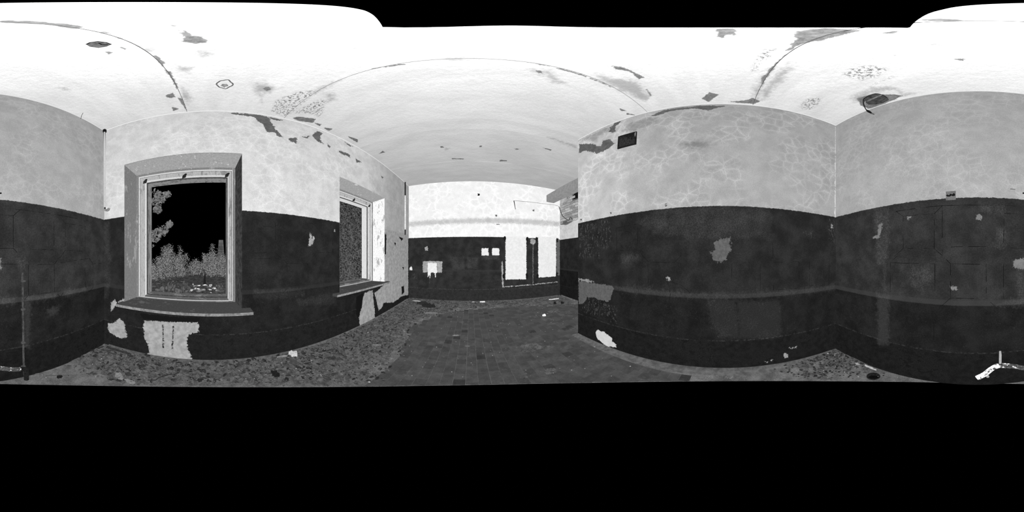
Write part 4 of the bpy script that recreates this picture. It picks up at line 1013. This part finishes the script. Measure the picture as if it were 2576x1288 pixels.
# ------------------------------------------------------------------ dirt, litter and small things on the floor
WINLINE = [(-1.9726, -1.4717), (-1.750, 4.901)]
def dirt_h(P):
    """height of the dirt above the floor (negative = bare)"""
    x, y = P[:, 0], P[:, 1]
    wx = -1.9726 + (y + 1.4717) * .0349
    dw = x - wx                                               # distance from the window wall
    wid = np.interp(y, [-1.5, -.8, 0, 1.2, 2.3, 2.9, 3.4, 4.0, 4.9], [.75, .70, .80, 1.12, 1.0, .85, 1.0, 1.5, 2.2])
    a = (wid - dw) * .05
    fy = 4.86 - .0437 * x                                       # far wall
    b = (np.interp(x, [-1.7, 0, 1, 2, 3.1], [.85, .72, .62, .95, 1.2]) - (fy - y)) * .05
    c = (.75 - np.hypot(x - 1.75, y + 1.49)) * .03              # back corner under the vent wall
    d = (.30 - np.hypot((x - .95) / 1.0, (y - 2.05) / .75)) * .03 - .002
    e = (.22 - np.hypot((x - .72), (y - 1.45) / .6)) * .03 - .002
    f = (.38 - np.hypot((x - 2.0) / 1.2, (y - 3.45) / .5)) * .03 - .002
    return np.clip(np.maximum.reduce([a, b, c, d, e, f]), -.03, .022)
def grid_noise(P, s, seed):
    return np.array([mnoise.noise((p[0] * s + seed, p[1] * s, seed)) for p in P])
cell = .028
xs = np.arange(-2.02, 3.12, cell); ys = np.arange(-1.5, 4.92, cell); ny = len(ys)
X, Y = np.meshgrid(xs, ys, indexing='ij'); P = np.stack([X.ravel(), Y.ravel()], 1)
P += rng.uniform(-.007, .007, P.shape)
hgt = dirt_h(P) + .012 * grid_noise(P, 4, 3) + .009 * grid_noise(P, 13, 9) - .003
i, j = np.meshgrid(np.arange(len(xs) - 1), np.arange(ny - 1), indexing='ij'); a = (i * ny + j).ravel()
F = np.stack([a, a + ny, a + ny + 1, a + 1], 1); C = P[F].mean(1)
keep = (poly_sd(C, FLOOR_POLY) > -.01) & (poly_sd(C, BLIND) < -.012) & (hgt[F].max(1) > .004) & (np.hypot(C[:, 0] - DRAIN[0], C[:, 1] - DRAIN[1]) > .085)
F = F[keep]; used = np.unique(F); rm = np.full(len(P), -1); rm[used] = np.arange(len(used))
V = np.zeros((len(used), 3)); V[:, :2] = P[used]; V[:, 2] = floor_z(P[used, 1]) + .008 + np.maximum(hgt[used], -.02)
g = G('floor_dirt')
dv = g.mul(.070, g.step(g.noise(11, 5, .72), .28, .72, .45, 1.55)); dv = g.mul(dv, g.step(g.noise(70, 4, .75), .3, .7, .68, 1.35))
dv = g.mix(g.step(g.noise(55, 4, .8), .66, .70), dv, .20)
M_dirt = g.finish(dv, 1.0, bump=g.noise(45, 5, .75), bump_d=.012)
o = link('dirt', mesh_np('dirt', V, rm[F], True), M_dirt); tag(o, 'grey dirt and dust drifted over the tiles along the walls', 'dirt', kind='stuff')

def leaf_mesh(name, pts, sizes, tilt=.6, width=.55, curl=.25, norms=None, seed=1):
    """many small folded leaves as one mesh: 6 vertices, 4 triangles each"""
    r_ = np.random.default_rng(seed); n = len(pts); pts = np.asarray(pts, float); sizes = np.asarray(sizes, float)[:, None]
    az = r_.uniform(0, 2 * np.pi, n); el = r_.uniform(-tilt, tilt, n); ro = r_.uniform(-tilt, tilt, n)
    d = np.stack([np.cos(az) * np.cos(el), np.sin(az) * np.cos(el), np.sin(el)], 1)
    up = np.stack([-np.cos(az) * np.sin(el), -np.sin(az) * np.sin(el), np.cos(el)], 1)
    s = np.cross(d, up); up2 = up * np.cos(ro)[:, None] + s * np.sin(ro)[:, None]; s2 = np.cross(d, up2)
    wd = width * r_.uniform(.7, 1.3, (n, 1)); cu = curl * r_.uniform(-.4, 1.4, (n, 1))
    A = pts - d * sizes * .5
    Bm = pts - up2 * sizes * .16 * cu
    T = pts + d * sizes * .5 + up2 * sizes * cu * .4
    L1 = pts + s2 * sizes * wd * .42 + up2 * sizes * cu * .4 - d * sizes * .26
    R1 = pts - s2 * sizes * wd * .42 + up2 * sizes * cu * .4 - d * sizes * .26
    L2 = pts + s2 * sizes * wd * .45 + up2 * sizes * cu * .5 + d * sizes * .14
    R2 = pts - s2 * sizes * wd * .45 + up2 * sizes * cu * .5 + d * sizes * .14
    V = np.stack([A, L1, L2, T, R2, R1, Bm], 1).reshape(-1, 3)
    k = np.arange(n)[:, None] * 7
    F = np.concatenate([k + np.array([[q, (q + 1) % 6, 6]]) for q in range(6)], 1).reshape(-1, 3)
    return mesh_np(name, V, F)
g = G('dry_leaf')
lv = g.mul(.062, g.step(g.island(), 0, 1, .30, 1.55)); lv = g.mul(lv, g.step(g.noise(40, 3), .3, .7, .75, 1.25))
M_litter = g.finish(lv, .8)
def scatter(n, test, seed, box_=(-2, 3.1, -1.5, 4.9)):
    r_ = np.random.default_rng(seed); out = []
    while len(out) < n:
        p = np.stack([r_.uniform(box_[0], box_[1], 4000), r_.uniform(box_[2], box_[3], 4000)], 1)
        p = p[(poly_sd(p, FLOOR_POLY) > .03) & (poly_sd(p, BLIND) < -.04)]
        out += list(p[test(p, r_)])
    return np.array(out[:n])
pl_ = scatter(9000, lambda p, r_: (dirt_h(p) > -.004 + .024 * r_.uniform(0, 1, len(p)) ** 1.3) & (grid_noise(p, 3.2, 21) + grid_noise(p, 9, 22) * .6 > r_.uniform(-.55, .35, len(p))) & (p[:, 0] < 1.2) & ~((p[:, 0] > .6) & (p[:, 1] < 3)), 5)
gz = floor_z(pl_[:, 1]) + .016 + np.maximum(dirt_h(pl_), 0) + rng.uniform(-.004, .014, len(pl_))
sz = (.014 + .055 * rng.uniform(0, 1, len(pl_)) ** 2.2) * np.where(pl_[:, 1] < 1.3, 1.2, .9)
lo_ = link('leaf_litter', leaf_mesh('leaf_litter', np.c_[pl_, gz], sz, .55, .6, .35, seed=3), M_litter)
tag(lo_, 'dry leaf litter drifted along the foot of the window wall', 'leaf litter', kind='stuff')
# crumbs of fallen plaster, sprinkled everywhere
pc_ = scatter(900, lambda p, r_: r_.uniform(0, 1, len(p)) < .35 + .65 * (dirt_h(p) > 0), 8)
cv, cf = [], []
for k, (x, y) in enumerate(pc_):
    s = random.uniform(.004, .010) * (1.6 if random.random() < .08 else 1); z = floor_z(y) + .008 + max(0, float(dirt_h(np.array([[x, y]]))[0]))
    n0 = len(cv); r0 = random.uniform(0, 6)
    for q in range(4): cv.append((x + s * math.cos(r0 + q * 1.57) * random.uniform(.6, 1.2), y + s * math.sin(r0 + q * 1.57) * random.uniform(.6, 1.2), z))
    cv.append((x + random.uniform(-.3, .3) * s, y, z + s * random.uniform(.5, .9)))
    cf += [(n0 + q, n0 + (q + 1) % 4, n0 + 4) for q in range(4)]
tag(link('plaster_crumbs', mesh('plaster_crumbs', cv, cf), plain('crumb', .22, .3, isl=.6)), 'pale crumbs of fallen plaster sprinkled over the tiles', 'crumbs', kind='stuff')
# dark flakes in the corner under the vent wall
pf_ = scatter(330, lambda p, r_: (np.hypot(p[:, 0] - 1.72, p[:, 1] + 1.46) < .95 * r_.uniform(.15, 1, len(p)) ** .6), 12, (.4, 1.75, -1.5, .4))
fv, ff = [], []
for x, y in pf_:
    if math.hypot(x - DRAIN[0], y - DRAIN[1]) < .09: continue
    s = random.uniform(.008, .019); z = floor_z(y) + .014 + max(0, float(dirt_h(np.array([[x, y]]))[0])); n0 = len(fv)
    for q in range(7): fv.append((x + s * math.cos(q * .9) * random.uniform(.75, 1.1), y + s * math.sin(q * .9) * random.uniform(.75, 1.1), z + random.uniform(0, .006)))
    ff.append(tuple(n0 + q for q in range(7)))
tag(link('dark_flakes', mesh('dark_flakes', fv, ff), plain('flake', .030, .4, isl=.5)), 'round dark flakes scattered on the floor of the back corner', 'flakes', kind='stuff')

# drain hole
dr = empty('floor_drain', (DRAIN[0], DRAIN[1], floor_z(DRAIN[1]))); tag(dr, 'round dark open drain hole in the floor of the back corner', 'drain')
V, F = [], []; N = 24; zf = floor_z(DRAIN[1])
for rr, zz in ((.070, zf + .001), (.068, zf + .012), (.060, zf + .012), (.057, zf - .035)):
    for k in range(N): V.append((DRAIN[0] + rr * math.cos(2 * math.pi * k / N), DRAIN[1] + rr * math.sin(2 * math.pi * k / N), zz))
for q in range(3):
    for k in range(N): F.append((q * N + k, q * N + (k + 1) % N, (q + 1) * N + (k + 1) % N, (q + 1) * N + k))
link('pipe_socket', mesh('pipe_socket', V, F, True), plain('drain_iron', .012, .5, 50), dr)
link('drain_bottom', mesh('drain_bottom', [(DRAIN[0] + .058 * math.cos(2 * math.pi * k / N), DRAIN[1] + .058 * math.sin(2 * math.pi * k / N), zf - .033) for k in range(N)], [tuple(range(N))]), plain('drain_dark', .0035, .3), dr)

def fl(x, y, up=0.0): return Vector((x, y, floor_z(y) + .010 + max(0, float(dirt_h(np.array([[x, y]]))[0])) + up))
M_stick = peeling('stick_wood', .075, .14, .58, 20)
M_stick_d = plain('stick_dark', .028, .5, 40)
def stick(name, a, b, r, mat, lab, cat='stick', wob=.012, forks=0, seed=0):
    r_ = random.Random(seed); root = empty(name, fl(*a)); tag(root, lab, cat)
    pts = []
    for k in range(6):
        t_ = k / 5; x = a[0] + (b[0] - a[0]) * t_; y = a[1] + (b[1] - a[1]) * t_
        if 0 < k < 5: x += r_.uniform(-wob, wob); y += r_.uniform(-wob, wob)
        pts.append(fl(x, y, r + .022))
    tube('shaft', pts, [r * (1.05 - .3 * k / 5) for k in range(6)], mat, root, 8)
    for q in range(forks):
        k = r_.randint(1, 4); d = Vector((r_.uniform(-.08, .08), r_.uniform(-.08, .08), .02))
        tube('twig', [pts[k], pts[k] + d * .6, pts[k] + d], [r * .55, r * .45, r * .25], mat, root, 6)
    return root
stick('wood_stick', (-1.31, 1.16), (-1.145, 1.225), .011, M_stick, 'short pale stick on the dirt below the far end of the first window wall', seed=1)
stick('wood_stick', (-1.515, 1.50), (-1.33, 1.455), .009, M_stick_d, 'thin dark stick lying in the litter between the windows', seed=2)
stick('wood_pole', (-1.845, -1.33), (-1.83, -.95), .017, M_stick_d, 'dark round pole lying in the near corner under the conduit', 'pole', .003, seed=3)
stick('wood_stick', (-.82, -1.385), (-1.20, -1.125), .006, M_stick, 'long thin twig on the floor beside the heating pipe elbow', forks=2, seed=4)
stick('wood_stick', (-1.62, 1.30), (-1.55, 1.52), .008, M_stick_d, 'small dark twig close to the window wall under bare plaster', forks=1, seed=5)
stick('wood_stick', (-1.40, -.55), (-1.60, -.30), .007, M_stick_d, 'crooked dark twig in the litter under the first window sill', forks=2, wob=.03, seed=6)
stick('wood_stick', (-1.05, 1.13), (-1.22, 1.30), .005, M_stick, 'slender twig beside the short pale stick', wob=.02, seed=8)

def scrap(name, x, y, rx, ry, val, lab, cat, th=.006, rot=0.0, seed=0, lift=.012, j=.3, bump_=.012):
    """crumpled scrap: ragged plate with an uneven top"""
    r_ = random.Random(seed); ol = ragged(0, 0, rx, ry, 12, j, rot, seed); p0 = fl(x, y, .006)
    V = [(p0.x + a, p0.y + b, p0.z) for a, b in ol] + [(p0.x + a * .96, p0.y + b * .96, p0.z + th + r_.uniform(0, bump_)) for a, b in ol]
    V += [(p0.x + a * .5, p0.y + b * .5, p0.z + th + r_.uniform(0, bump_) * 1.4) for a, b in ol] + [(p0.x, p0.y, p0.z + th + bump_)]
    F = [tuple(range(12))[::-1]]
    for k in range(12):
        q = (k + 1) % 12
        F += [(k, q, 12 + q, 12 + k), (12 + k, 12 + q, 24 + q, 24 + k), (24 + k, 24 + q, 36)]
    o = link(name, mesh(name, V, F), plain(name + '_tone', val, .3, 35)); tag(o, lab, cat); return o
scrap('plaster_scrap', -1.37, -.84, .085, .035, .16, 'larger pale scrap of wallpaper in the litter under the first window', 'scrap', rot=.7, seed=11)
scrap('plaster_scrap', -1.335, -.70, .06, .03, .15, 'smaller pale scrap beside the larger one under the first window', 'scrap', rot=1.2, seed=12)
scrap('paper_scrap', -1.775, 1.01, .065, .045, .42, 'bright crumpled paper against the window wall between the windows', 'paper', th=.02, bump_=.05, seed=13)
scrap('paper_strip', -1.80, .88, .075, .010, .20, 'curled grey paper strip beside the crumpled paper', 'paper', rot=1.4, seed=14)
scrap('fallen_leaf', -.143, 2.669, .052, .024, .15, 'pale leaf lying on the clean tiles, middle of the floor', 'leaf', th=.003, bump_=.008, rot=.1, seed=15, j=.15)
scrap('fallen_leaf', .039, 2.304, .042, .018, .11, 'dimmer leaf on the tiles just nearer than the pale one', 'leaf', th=.003, bump_=.006, rot=-.1, seed=16, j=.15)
scrap('fallen_leaf', -1.187, 1.984, .062, .028, .13, 'grey leaf on the dust opposite the second window', 'leaf', th=.003, bump_=.01, rot=.5, seed=17, j=.18)
scrap('plaster_lump', 1.72, 3.242, .045, .035, .72, 'bright white plaster lump on the dirt patch in the side bay', 'plaster lump', th=.02, bump_=.02, seed=18)
scrap('white_slat', 2.62, 4.30, .17, .022, .60, 'white broken slat in the rubble at the corner of the side bay', 'slat', th=.01, rot=-.12, seed=19, j=.12)
scrap('plaster_lump', -1.40, 4.60, .10, .03, .35, 'pale plaster lump at the foot of the far wall by the window corner', 'plaster lump', seed=20)
scrap('plaster_lump', .52, 4.66, .075, .04, .55, 'white plaster lump at the foot of the far wall in the middle', 'plaster lump', th=.02, seed=21)
scrap('plaster_lump', .25, 4.69, .04, .025, .30, 'small grey plaster lump left of the white one at the far wall', 'plaster lump', seed=22)
scrap('mortar_stone', -.80, -1.385, .055, .045, .10, 'round mortar lump on the floor at the foot of the pipe elbow', 'stone', th=.03, bump_=.03, seed=23, j=.12)
scrap('mortar_stone', -.98, -1.27, .028, .022, .012, 'small black stone near the thin twig', 'stone', th=.02, bump_=.01, seed=24)
scrap('bark_piece', -1.468, .633, .055, .035, .012, 'black bark piece in the litter right of the first window', 'bark', th=.015, bump_=.03, seed=25)
scrap('bark_piece', -1.60, .92, .07, .05, .05, 'grey bark piece near the crumpled paper', 'bark', th=.01, bump_=.03, rot=.5, seed=26)
scrap('bark_piece', -1.42, 1.33, .05, .03, .030, 'dark bark piece beside the thin dark stick', 'bark', th=.01, bump_=.02, rot=.9, seed=27)
scrap('debris_heap', -.92, 4.17, .22, .10, .018, 'dark heap of debris on the floor before the far wall', 'debris', th=.03, bump_=.06, seed=28)
scrap('debris_heap', -1.15, 4.35, .14, .09, .022, 'smaller dark heap beside the bigger one near the far corner', 'debris', th=.03, bump_=.05, seed=29)
scrap('mortar_slab', -.80, 3.72, .16, .06, .13, 'flat pale mortar slab in the dirt before the far wall', 'mortar', th=.01, rot=.2, seed=30)
scrap('coal_lump', 2.42, 3.92, .05, .04, .012, 'black coal lump in the rubble of the side bay', 'coal', th=.03, bump_=.03, seed=31)
scrap('coal_lump', 2.62, 3.84, .04, .035, .012, 'second black coal lump nearer the bare bricks', 'coal', th=.03, bump_=.03, seed=32)
scrap('paper_chip', 1.10, -1.43, .075, .012, .34, 'narrow white plaster chip beside the drain hole at the wall foot', 'chip', th=.006, rot=-.05, seed=33)
scrap('paper_chip', 1.26, -1.40, .03, .012, .25, 'small pale chip past the white one near the drain', 'chip', th=.006, seed=34)

# ------------------------------------------------------------------ outside the windows: overgrown yard
g = G('yard_earth')
ev_ = g.mul(.055, g.step(g.noise(5, 5, .75), .3, .7, .3, 1.7)); ev_ = g.mix(g.step(g.noise(22, 4, .8), .62, .66), ev_, .13)
M_earth = g.finish(ev_, 1.0, bump=g.noise(14, 4, .7), bump_d=.05)
def yard_z(x, y):
    return -1.62 + .05 * mnoise.noise((x * .5, y * .5, 1)) + .04 * mnoise.noise((x * 1.7, y * 1.7, 4)) + .03 * max(0, -x - 8)
xs = np.arange(-17, -2.55, .3); ys = np.arange(-9, 13, .3)
V = [(x, y, yard_z(x, y)) for x in xs for y in ys]; ny = len(ys)
F = [(i * ny + j, (i + 1) * ny + j, (i + 1) * ny + j + 1, i * ny + j + 1) for i in range(len(xs) - 1) for j in range(ny - 1)]
tag(link('yard_ground', mesh('yard_ground', V, F, True), M_earth), 'rough yard ground outside the windows', 'ground', kind='structure')

g = G('green_leaf'); lv = g.mul(.125, g.step(g.island(), 0, 1, .10, 1.9)); M_leaf = g.finish(lv, .6)
g = G('near_leaf'); lv = g.mul(.072, g.step(g.island(), 0, 1, .45, 1.6)); M_leaf_n = g.finish(lv, .6)
M_bark = plain('bark', .05, .5, 20)
def shrub(name, lab, x, y, top, rad, n, size, seed, group=None, stems=7, mat=None, conic=.5, cat='shrub'):
    r_ = random.Random(seed); z0 = yard_z(x, y) - .03; root = empty(name, (x, y, z0)); tag(root, lab, cat, group)
    h = top - z0; pts, sizes = [], []
    tips = []
    for k in range(stems):
        a = r_.uniform(0, 6.28); rr = rad * math.sqrt(r_.uniform(0, 1)) * .8; hh = h * (1 if k == 0 else r_.uniform(.55, .95)) * (1 - conic * rr / rad * .6)
        if k == 0: rr = rad * .1
        tip = Vector((x + rr * math.cos(a), y + rr * math.sin(a), z0 + hh)); b = Vector((x + rr * .15 * math.cos(a), y + rr * .15 * math.sin(a), z0))
        mid = (b + tip) / 2 + Vector((r_.uniform(-.1, .1), r_.uniform(-.1, .1), 0)) * rad
        tube('stem', smooth_path([b, mid, tip], 4), [.022 * (1 - .85 * q / 8) * max(.5, rad) for q in range(9)], M_bark, root, 5)
        tips.append((b, mid, tip, hh))
    R_ = np.random.default_rng(seed)
    while len(pts) < n:
        b, mid, tip, hh = tips[R_.integers(0, len(tips))]; t_ = R_.uniform(.08, 1.0)
        p = b * (1 - t_) ** 2 + mid * 2 * t_ * (1 - t_) + tip * t_ ** 2
        sp_ = rad * (.48 - .36 * t_) + .05
        q = p + Vector(R_.normal(0, 1, 3)) * sp_ * .55
        if q.z < z0 + .03: continue
        pts.append(tuple(q)); sizes.append(size * R_.uniform(.6, 1.35))
    link('foliage', leaf_mesh('foliage', pts, sizes, 1.3, .5, .2, seed=seed), mat or M_leaf, root)
    return root
def polar(px_az, dist): a = R(px_az); return dist * math.sin(a), dist * math.cos(a)
shrub('leafy_bush', 'tallest leafy bush of the thicket at the left behind the near plants', *polar(-104.2, 11.5), 1.15, .95, 3450, .085, 41, stems=8)
shrub('leafy_bush', 'narrow bush with two pointed tips in the middle of the thicket', *polar(-99.8, 12.0), .80, .85, 3000, .085, 42, stems=8)
shrub('leafy_bush', 'low bush at the far left edge of the first window view', *polar(-108.0, 10.5), .30, .80, 2250, .085, 43, stems=7)
shrub('leafy_bush', 'tall cone-shaped bush before the brick chimney', *polar(-88.8, 12.0), 1.35, .95, 4350, .085, 44, stems=9)
shrub('leafy_bush', 'rounded bush at the right edge of the first window view', *polar(-85.6, 11.8), .45, .85, 2550, .085, 45, stems=7)
shrub('leafy_bush', 'low bush filling the gap between the two bush groups', *polar(-94.3, 13.0), -.10, .95, 2250, .085, 46, stems=6)
shrub('broad_leaf_weed', 'broad-leaved weed nearest the first window at its left', *polar(-106.6, 5.3), -.55, .45, 110, .17, 51, stems=6, mat=M_leaf_n, cat='weed')
shrub('broad_leaf_weed', 'broad-leaved weed in the middle below the thicket', *polar(-102.0, 5.6), -.62, .45, 110, .16, 52, stems=6, mat=M_leaf_n, cat='weed')
shrub('broad_leaf_weed', 'low broad-leaved weed beside the brick rubble', *polar(-98.0, 6.2), -.85, .40, 90, .15, 53, stems=5, mat=M_leaf_n, cat='weed')
shrub('grass_clump', 'low ragged weed clump right of the brick rubble', *polar(-85.8, 7.2), -1.15, .35, 200, .09, 54, stems=5, mat=M_leaf_n, cat='weed')
def thicket(name, lab, az, dist, zc, rx, rz, n, size, seed):
    x, y = polar(az, dist); z0 = yard_z(x, y); root = empty(name, (x, y, z0)); tag(root, lab, 'shrub'); r_ = random.Random(seed); R_ = np.random.default_rng(seed)
    for k in range(14):
        a = r_.uniform(0, 6.28); q = rx * math.sqrt(r_.uniform(0, 1))
        tip = Vector((x + q * math.cos(a), y + q * math.sin(a), zc + rz * r_.uniform(.1, .95))); b = Vector((x + .2 * q * math.cos(a), y + .2 * q * math.sin(a), z0 - .03))
        tube('stem', smooth_path([b, (b + tip) / 2 + Vector((r_.uniform(-.15, .15), r_.uniform(-.15, .15), 0)), tip], 4), [.014 - .0011 * s for s in range(9)], M_twig, root, 5)
    d = R_.normal(0, 1, (n, 3)); d /= np.linalg.norm(d, axis=1)[:, None]; d *= R_.uniform(0, 1, (n, 1)) ** .42
    p = np.c_[x + d[:, 0] * rx, y + d[:, 1] * rx, np.maximum(zc + d[:, 2] * rz, z0 + .05)]
    link('foliage', leaf_mesh('foliage', p, size * R_.uniform(.6, 1.4, n), 1.4, .42, .25, seed=seed), M_leaf_2, root)
g = G('shrub_leaf'); lv = g.mul(.060, g.step(g.island(), 0, 1, .15, 1.9)); M_leaf_2 = g.finish(lv, .6)
M_twig = plain('pale_twig', .10, .4, 20)
thicket('dense_shrub', 'dense twiggy shrub just outside the second window', -42.0, 6.4, .3, 1.05, 2.0, 8000, .065, 61)
thicket('dense_shrub', 'taller shrub rising behind the first outside the second window', -39.6, 8.4, 1.4, 1.3, 2.6, 9000, .085, 62)
thicket('dense_shrub', 'low shrub at the foot of the two outside the second window', -43.5, 5.2, -1.1, .8, .9, 3500, .06, 63)

# tree whose boughs reach into the first window view from the left
tx, ty = polar(-117, 7.4); tz = yard_z(tx, ty)
tr = empty('broadleaf_tree', (tx, ty, tz)); tag(tr, 'broadleaf tree reaching two leafy boughs into the first window view', 'tree')
tube('trunk', smooth_path([(tx, ty, tz - .05), (tx + .05, ty, tz + 1.5), (tx, ty + .1, 1.6), (tx + .1, ty + .1, 3.6)], 5), [.16 - .007 * k for k in range(16)], M_bark, tr, 9)
def dirp(az, el, d): return Vector((math.sin(R(az)) * d, math.cos(R(az)) * d, math.tan(R(el)) * d))
def bough(start, centre_list, n, seed, size=.15):
    R_ = np.random.default_rng(seed)
    ends = []
    for c in centre_list: ends.append(c[0])
    tube('bough', smooth_path([start] + ends, 4), [max(.010, .045 - .006 * k) for k in range(4 * len(ends) + 1)], M_bark, tr, 6)
    pts, sz = [], []
    while len(pts) < n:
        c, r0 = centre_list[R_.integers(0, len(centre_list))]
        q = R_.normal(0, 1, 3); q = q / np.linalg.norm(q) * R_.uniform(0, 1) ** .45 * r0
        p = (c.x + q[0], c.y + q[1], c.z + q[2] * .9); pts.append(p); sz.append(size * R_.uniform(.65, 1.25))
    link('foliage', leaf_mesh('foliage', pts, sz, 1.2, .62, .2, seed=seed), M_leaf_t, tr)
g = G('tree_leaf'); lv = g.mul(.125, g.step(g.island(), 0, 1, .5, 1.55)); M_leaf_t = g.finish(lv, .6)
D_ = 7.0
bough(Vector((tx, ty + .1, 1.5)), [(dirp(-112, 19.0, D_), .55), (dirp(-109.2, 20.0, D_), .52), (dirp(-107.2, 20.5, D_), .34), (dirp(-104.6, 21.6, D_), .17), (dirp(-108.0, 16.2, D_), .20)], 420, 71)
bough(Vector((tx, ty + .05, .4)), [(dirp(-112, 6.0, D_), .50), (dirp(-108.8, 7.2, D_), .36), (dirp(-106.2, 8.8, D_), .30), (dirp(-103.9, 11.2, D_), .17)], 330, 72)

# brick chimney far behind, built course by course
chx, chy = polar(-85.7, 16.0)
chm = empty('brick_chimney', (chx, chy, -1.6)); tag(chm, 'tapered brick chimney standing behind the cone-shaped bush', 'chimney')
M_chb = plain('chimney_brick', .085, .35, 3, obr=.3)
nc = 26
for k in range(nc):
    z0 = -1.6 + k * .122; hw_ = .42 - .0085 * k
    box('brick_course', chx - hw_, chx + hw_, chy - hw_, chy + hw_, z0, z0 + .108, M_chb, chm, .008)
box('chimney_core', chx - .17, chx + .17, chy - .17, chy + .17, -1.65, -1.6 + nc * .122 - .02, M_soot, chm)
# stump and brick rubble in the yard
sx, sy = polar(-91.4, 9.0); stz = yard_z(sx, sy)
tag(tube('tree_stump', [(sx, sy, stz - .05), (sx + .02, sy, stz + .3), (sx + .01, sy + .02, stz + .62)], [.10, .055, .03], M_soot, None, 9), 'black charred stump standing before the bushes', 'stump')
M_rub = plain('rubble_brick', .30, .5, 8, obr=.75)
RB = [('white chipped brick, largest in the rubble below the first window', -93.2, 7.35, .16), ('pale brick lying behind the largest rubble brick', -92.0, 7.8, .13), ('pale brick at the left end of the rubble row', -96.2, 7.4, .11), ('grey brick beside the pale left-end brick', -95.0, 7.7, .10),
      ('thin pale brick at the top of the rubble', -93.6, 8.6, .11), ('pale brick right of the top rubble brick', -91.6, 8.7, .11), ('short pale brick at the right of the rubble', -88.6, 8.1, .09), ('grey brick half buried at the right of the rubble', -86.9, 8.0, .09),
      ('isolated white stone at the left under the weeds', -104.8, 7.2, .14), ('smaller white stone beside the isolated one', -106.3, 7.3, .08), ('single grey brick between the rubble row and the stump', -90.4, 8.3, .09)]
for k, (lb, az, dd, s) in enumerate(RB):
    x, y = polar(az, dd); z = yard_z(x, y); a = random.Random(k).uniform(0, 3)
    c, sn_ = math.cos(a), math.sin(a); h_ = s * .45
    cor = [(-s, -s * .5), (s, -s * .5), (s, s * .5), (-s, s * .5)]
    P_ = [(x + c * u - sn_ * v, y + sn_ * u + c * v, z - .02 + (h_ if q else 0) + .03 * u / s * (q)) for q in (0, 1) for u, v in cor]
    tag(hexa('rubble_brick', P_, M_rub, None, s * .12), lb, 'brick', 'brick rubble in the yard')

for k in range(22):
    r_ = random.Random(900 + k); az, dd = r_.uniform(-95.5, -86.5), r_.uniform(7.0, 8.9); s = r_.uniform(.035, .085)
    x, y = polar(az, dd); z = yard_z(x, y); a = r_.uniform(0, 3); c, sn_ = math.cos(a), math.sin(a)
    P_ = [(x + c * u * r_.uniform(.8, 1.1) - sn_ * v, y + sn_ * u + c * v * r_.uniform(.8, 1.1), z - .02 + (s * .8 if q_ else 0)) for q_ in (0, 1) for u, v in ((-s, -s * .5), (s, -s * .6), (s * .9, s * .5), (-s, s * .6))]
    tag(hexa('brick_fragment', P_, M_rub, None, s * .15), 'small brick fragment strewn in the rubble outside the first window', 'brick fragment', 'brick fragments in the yard')
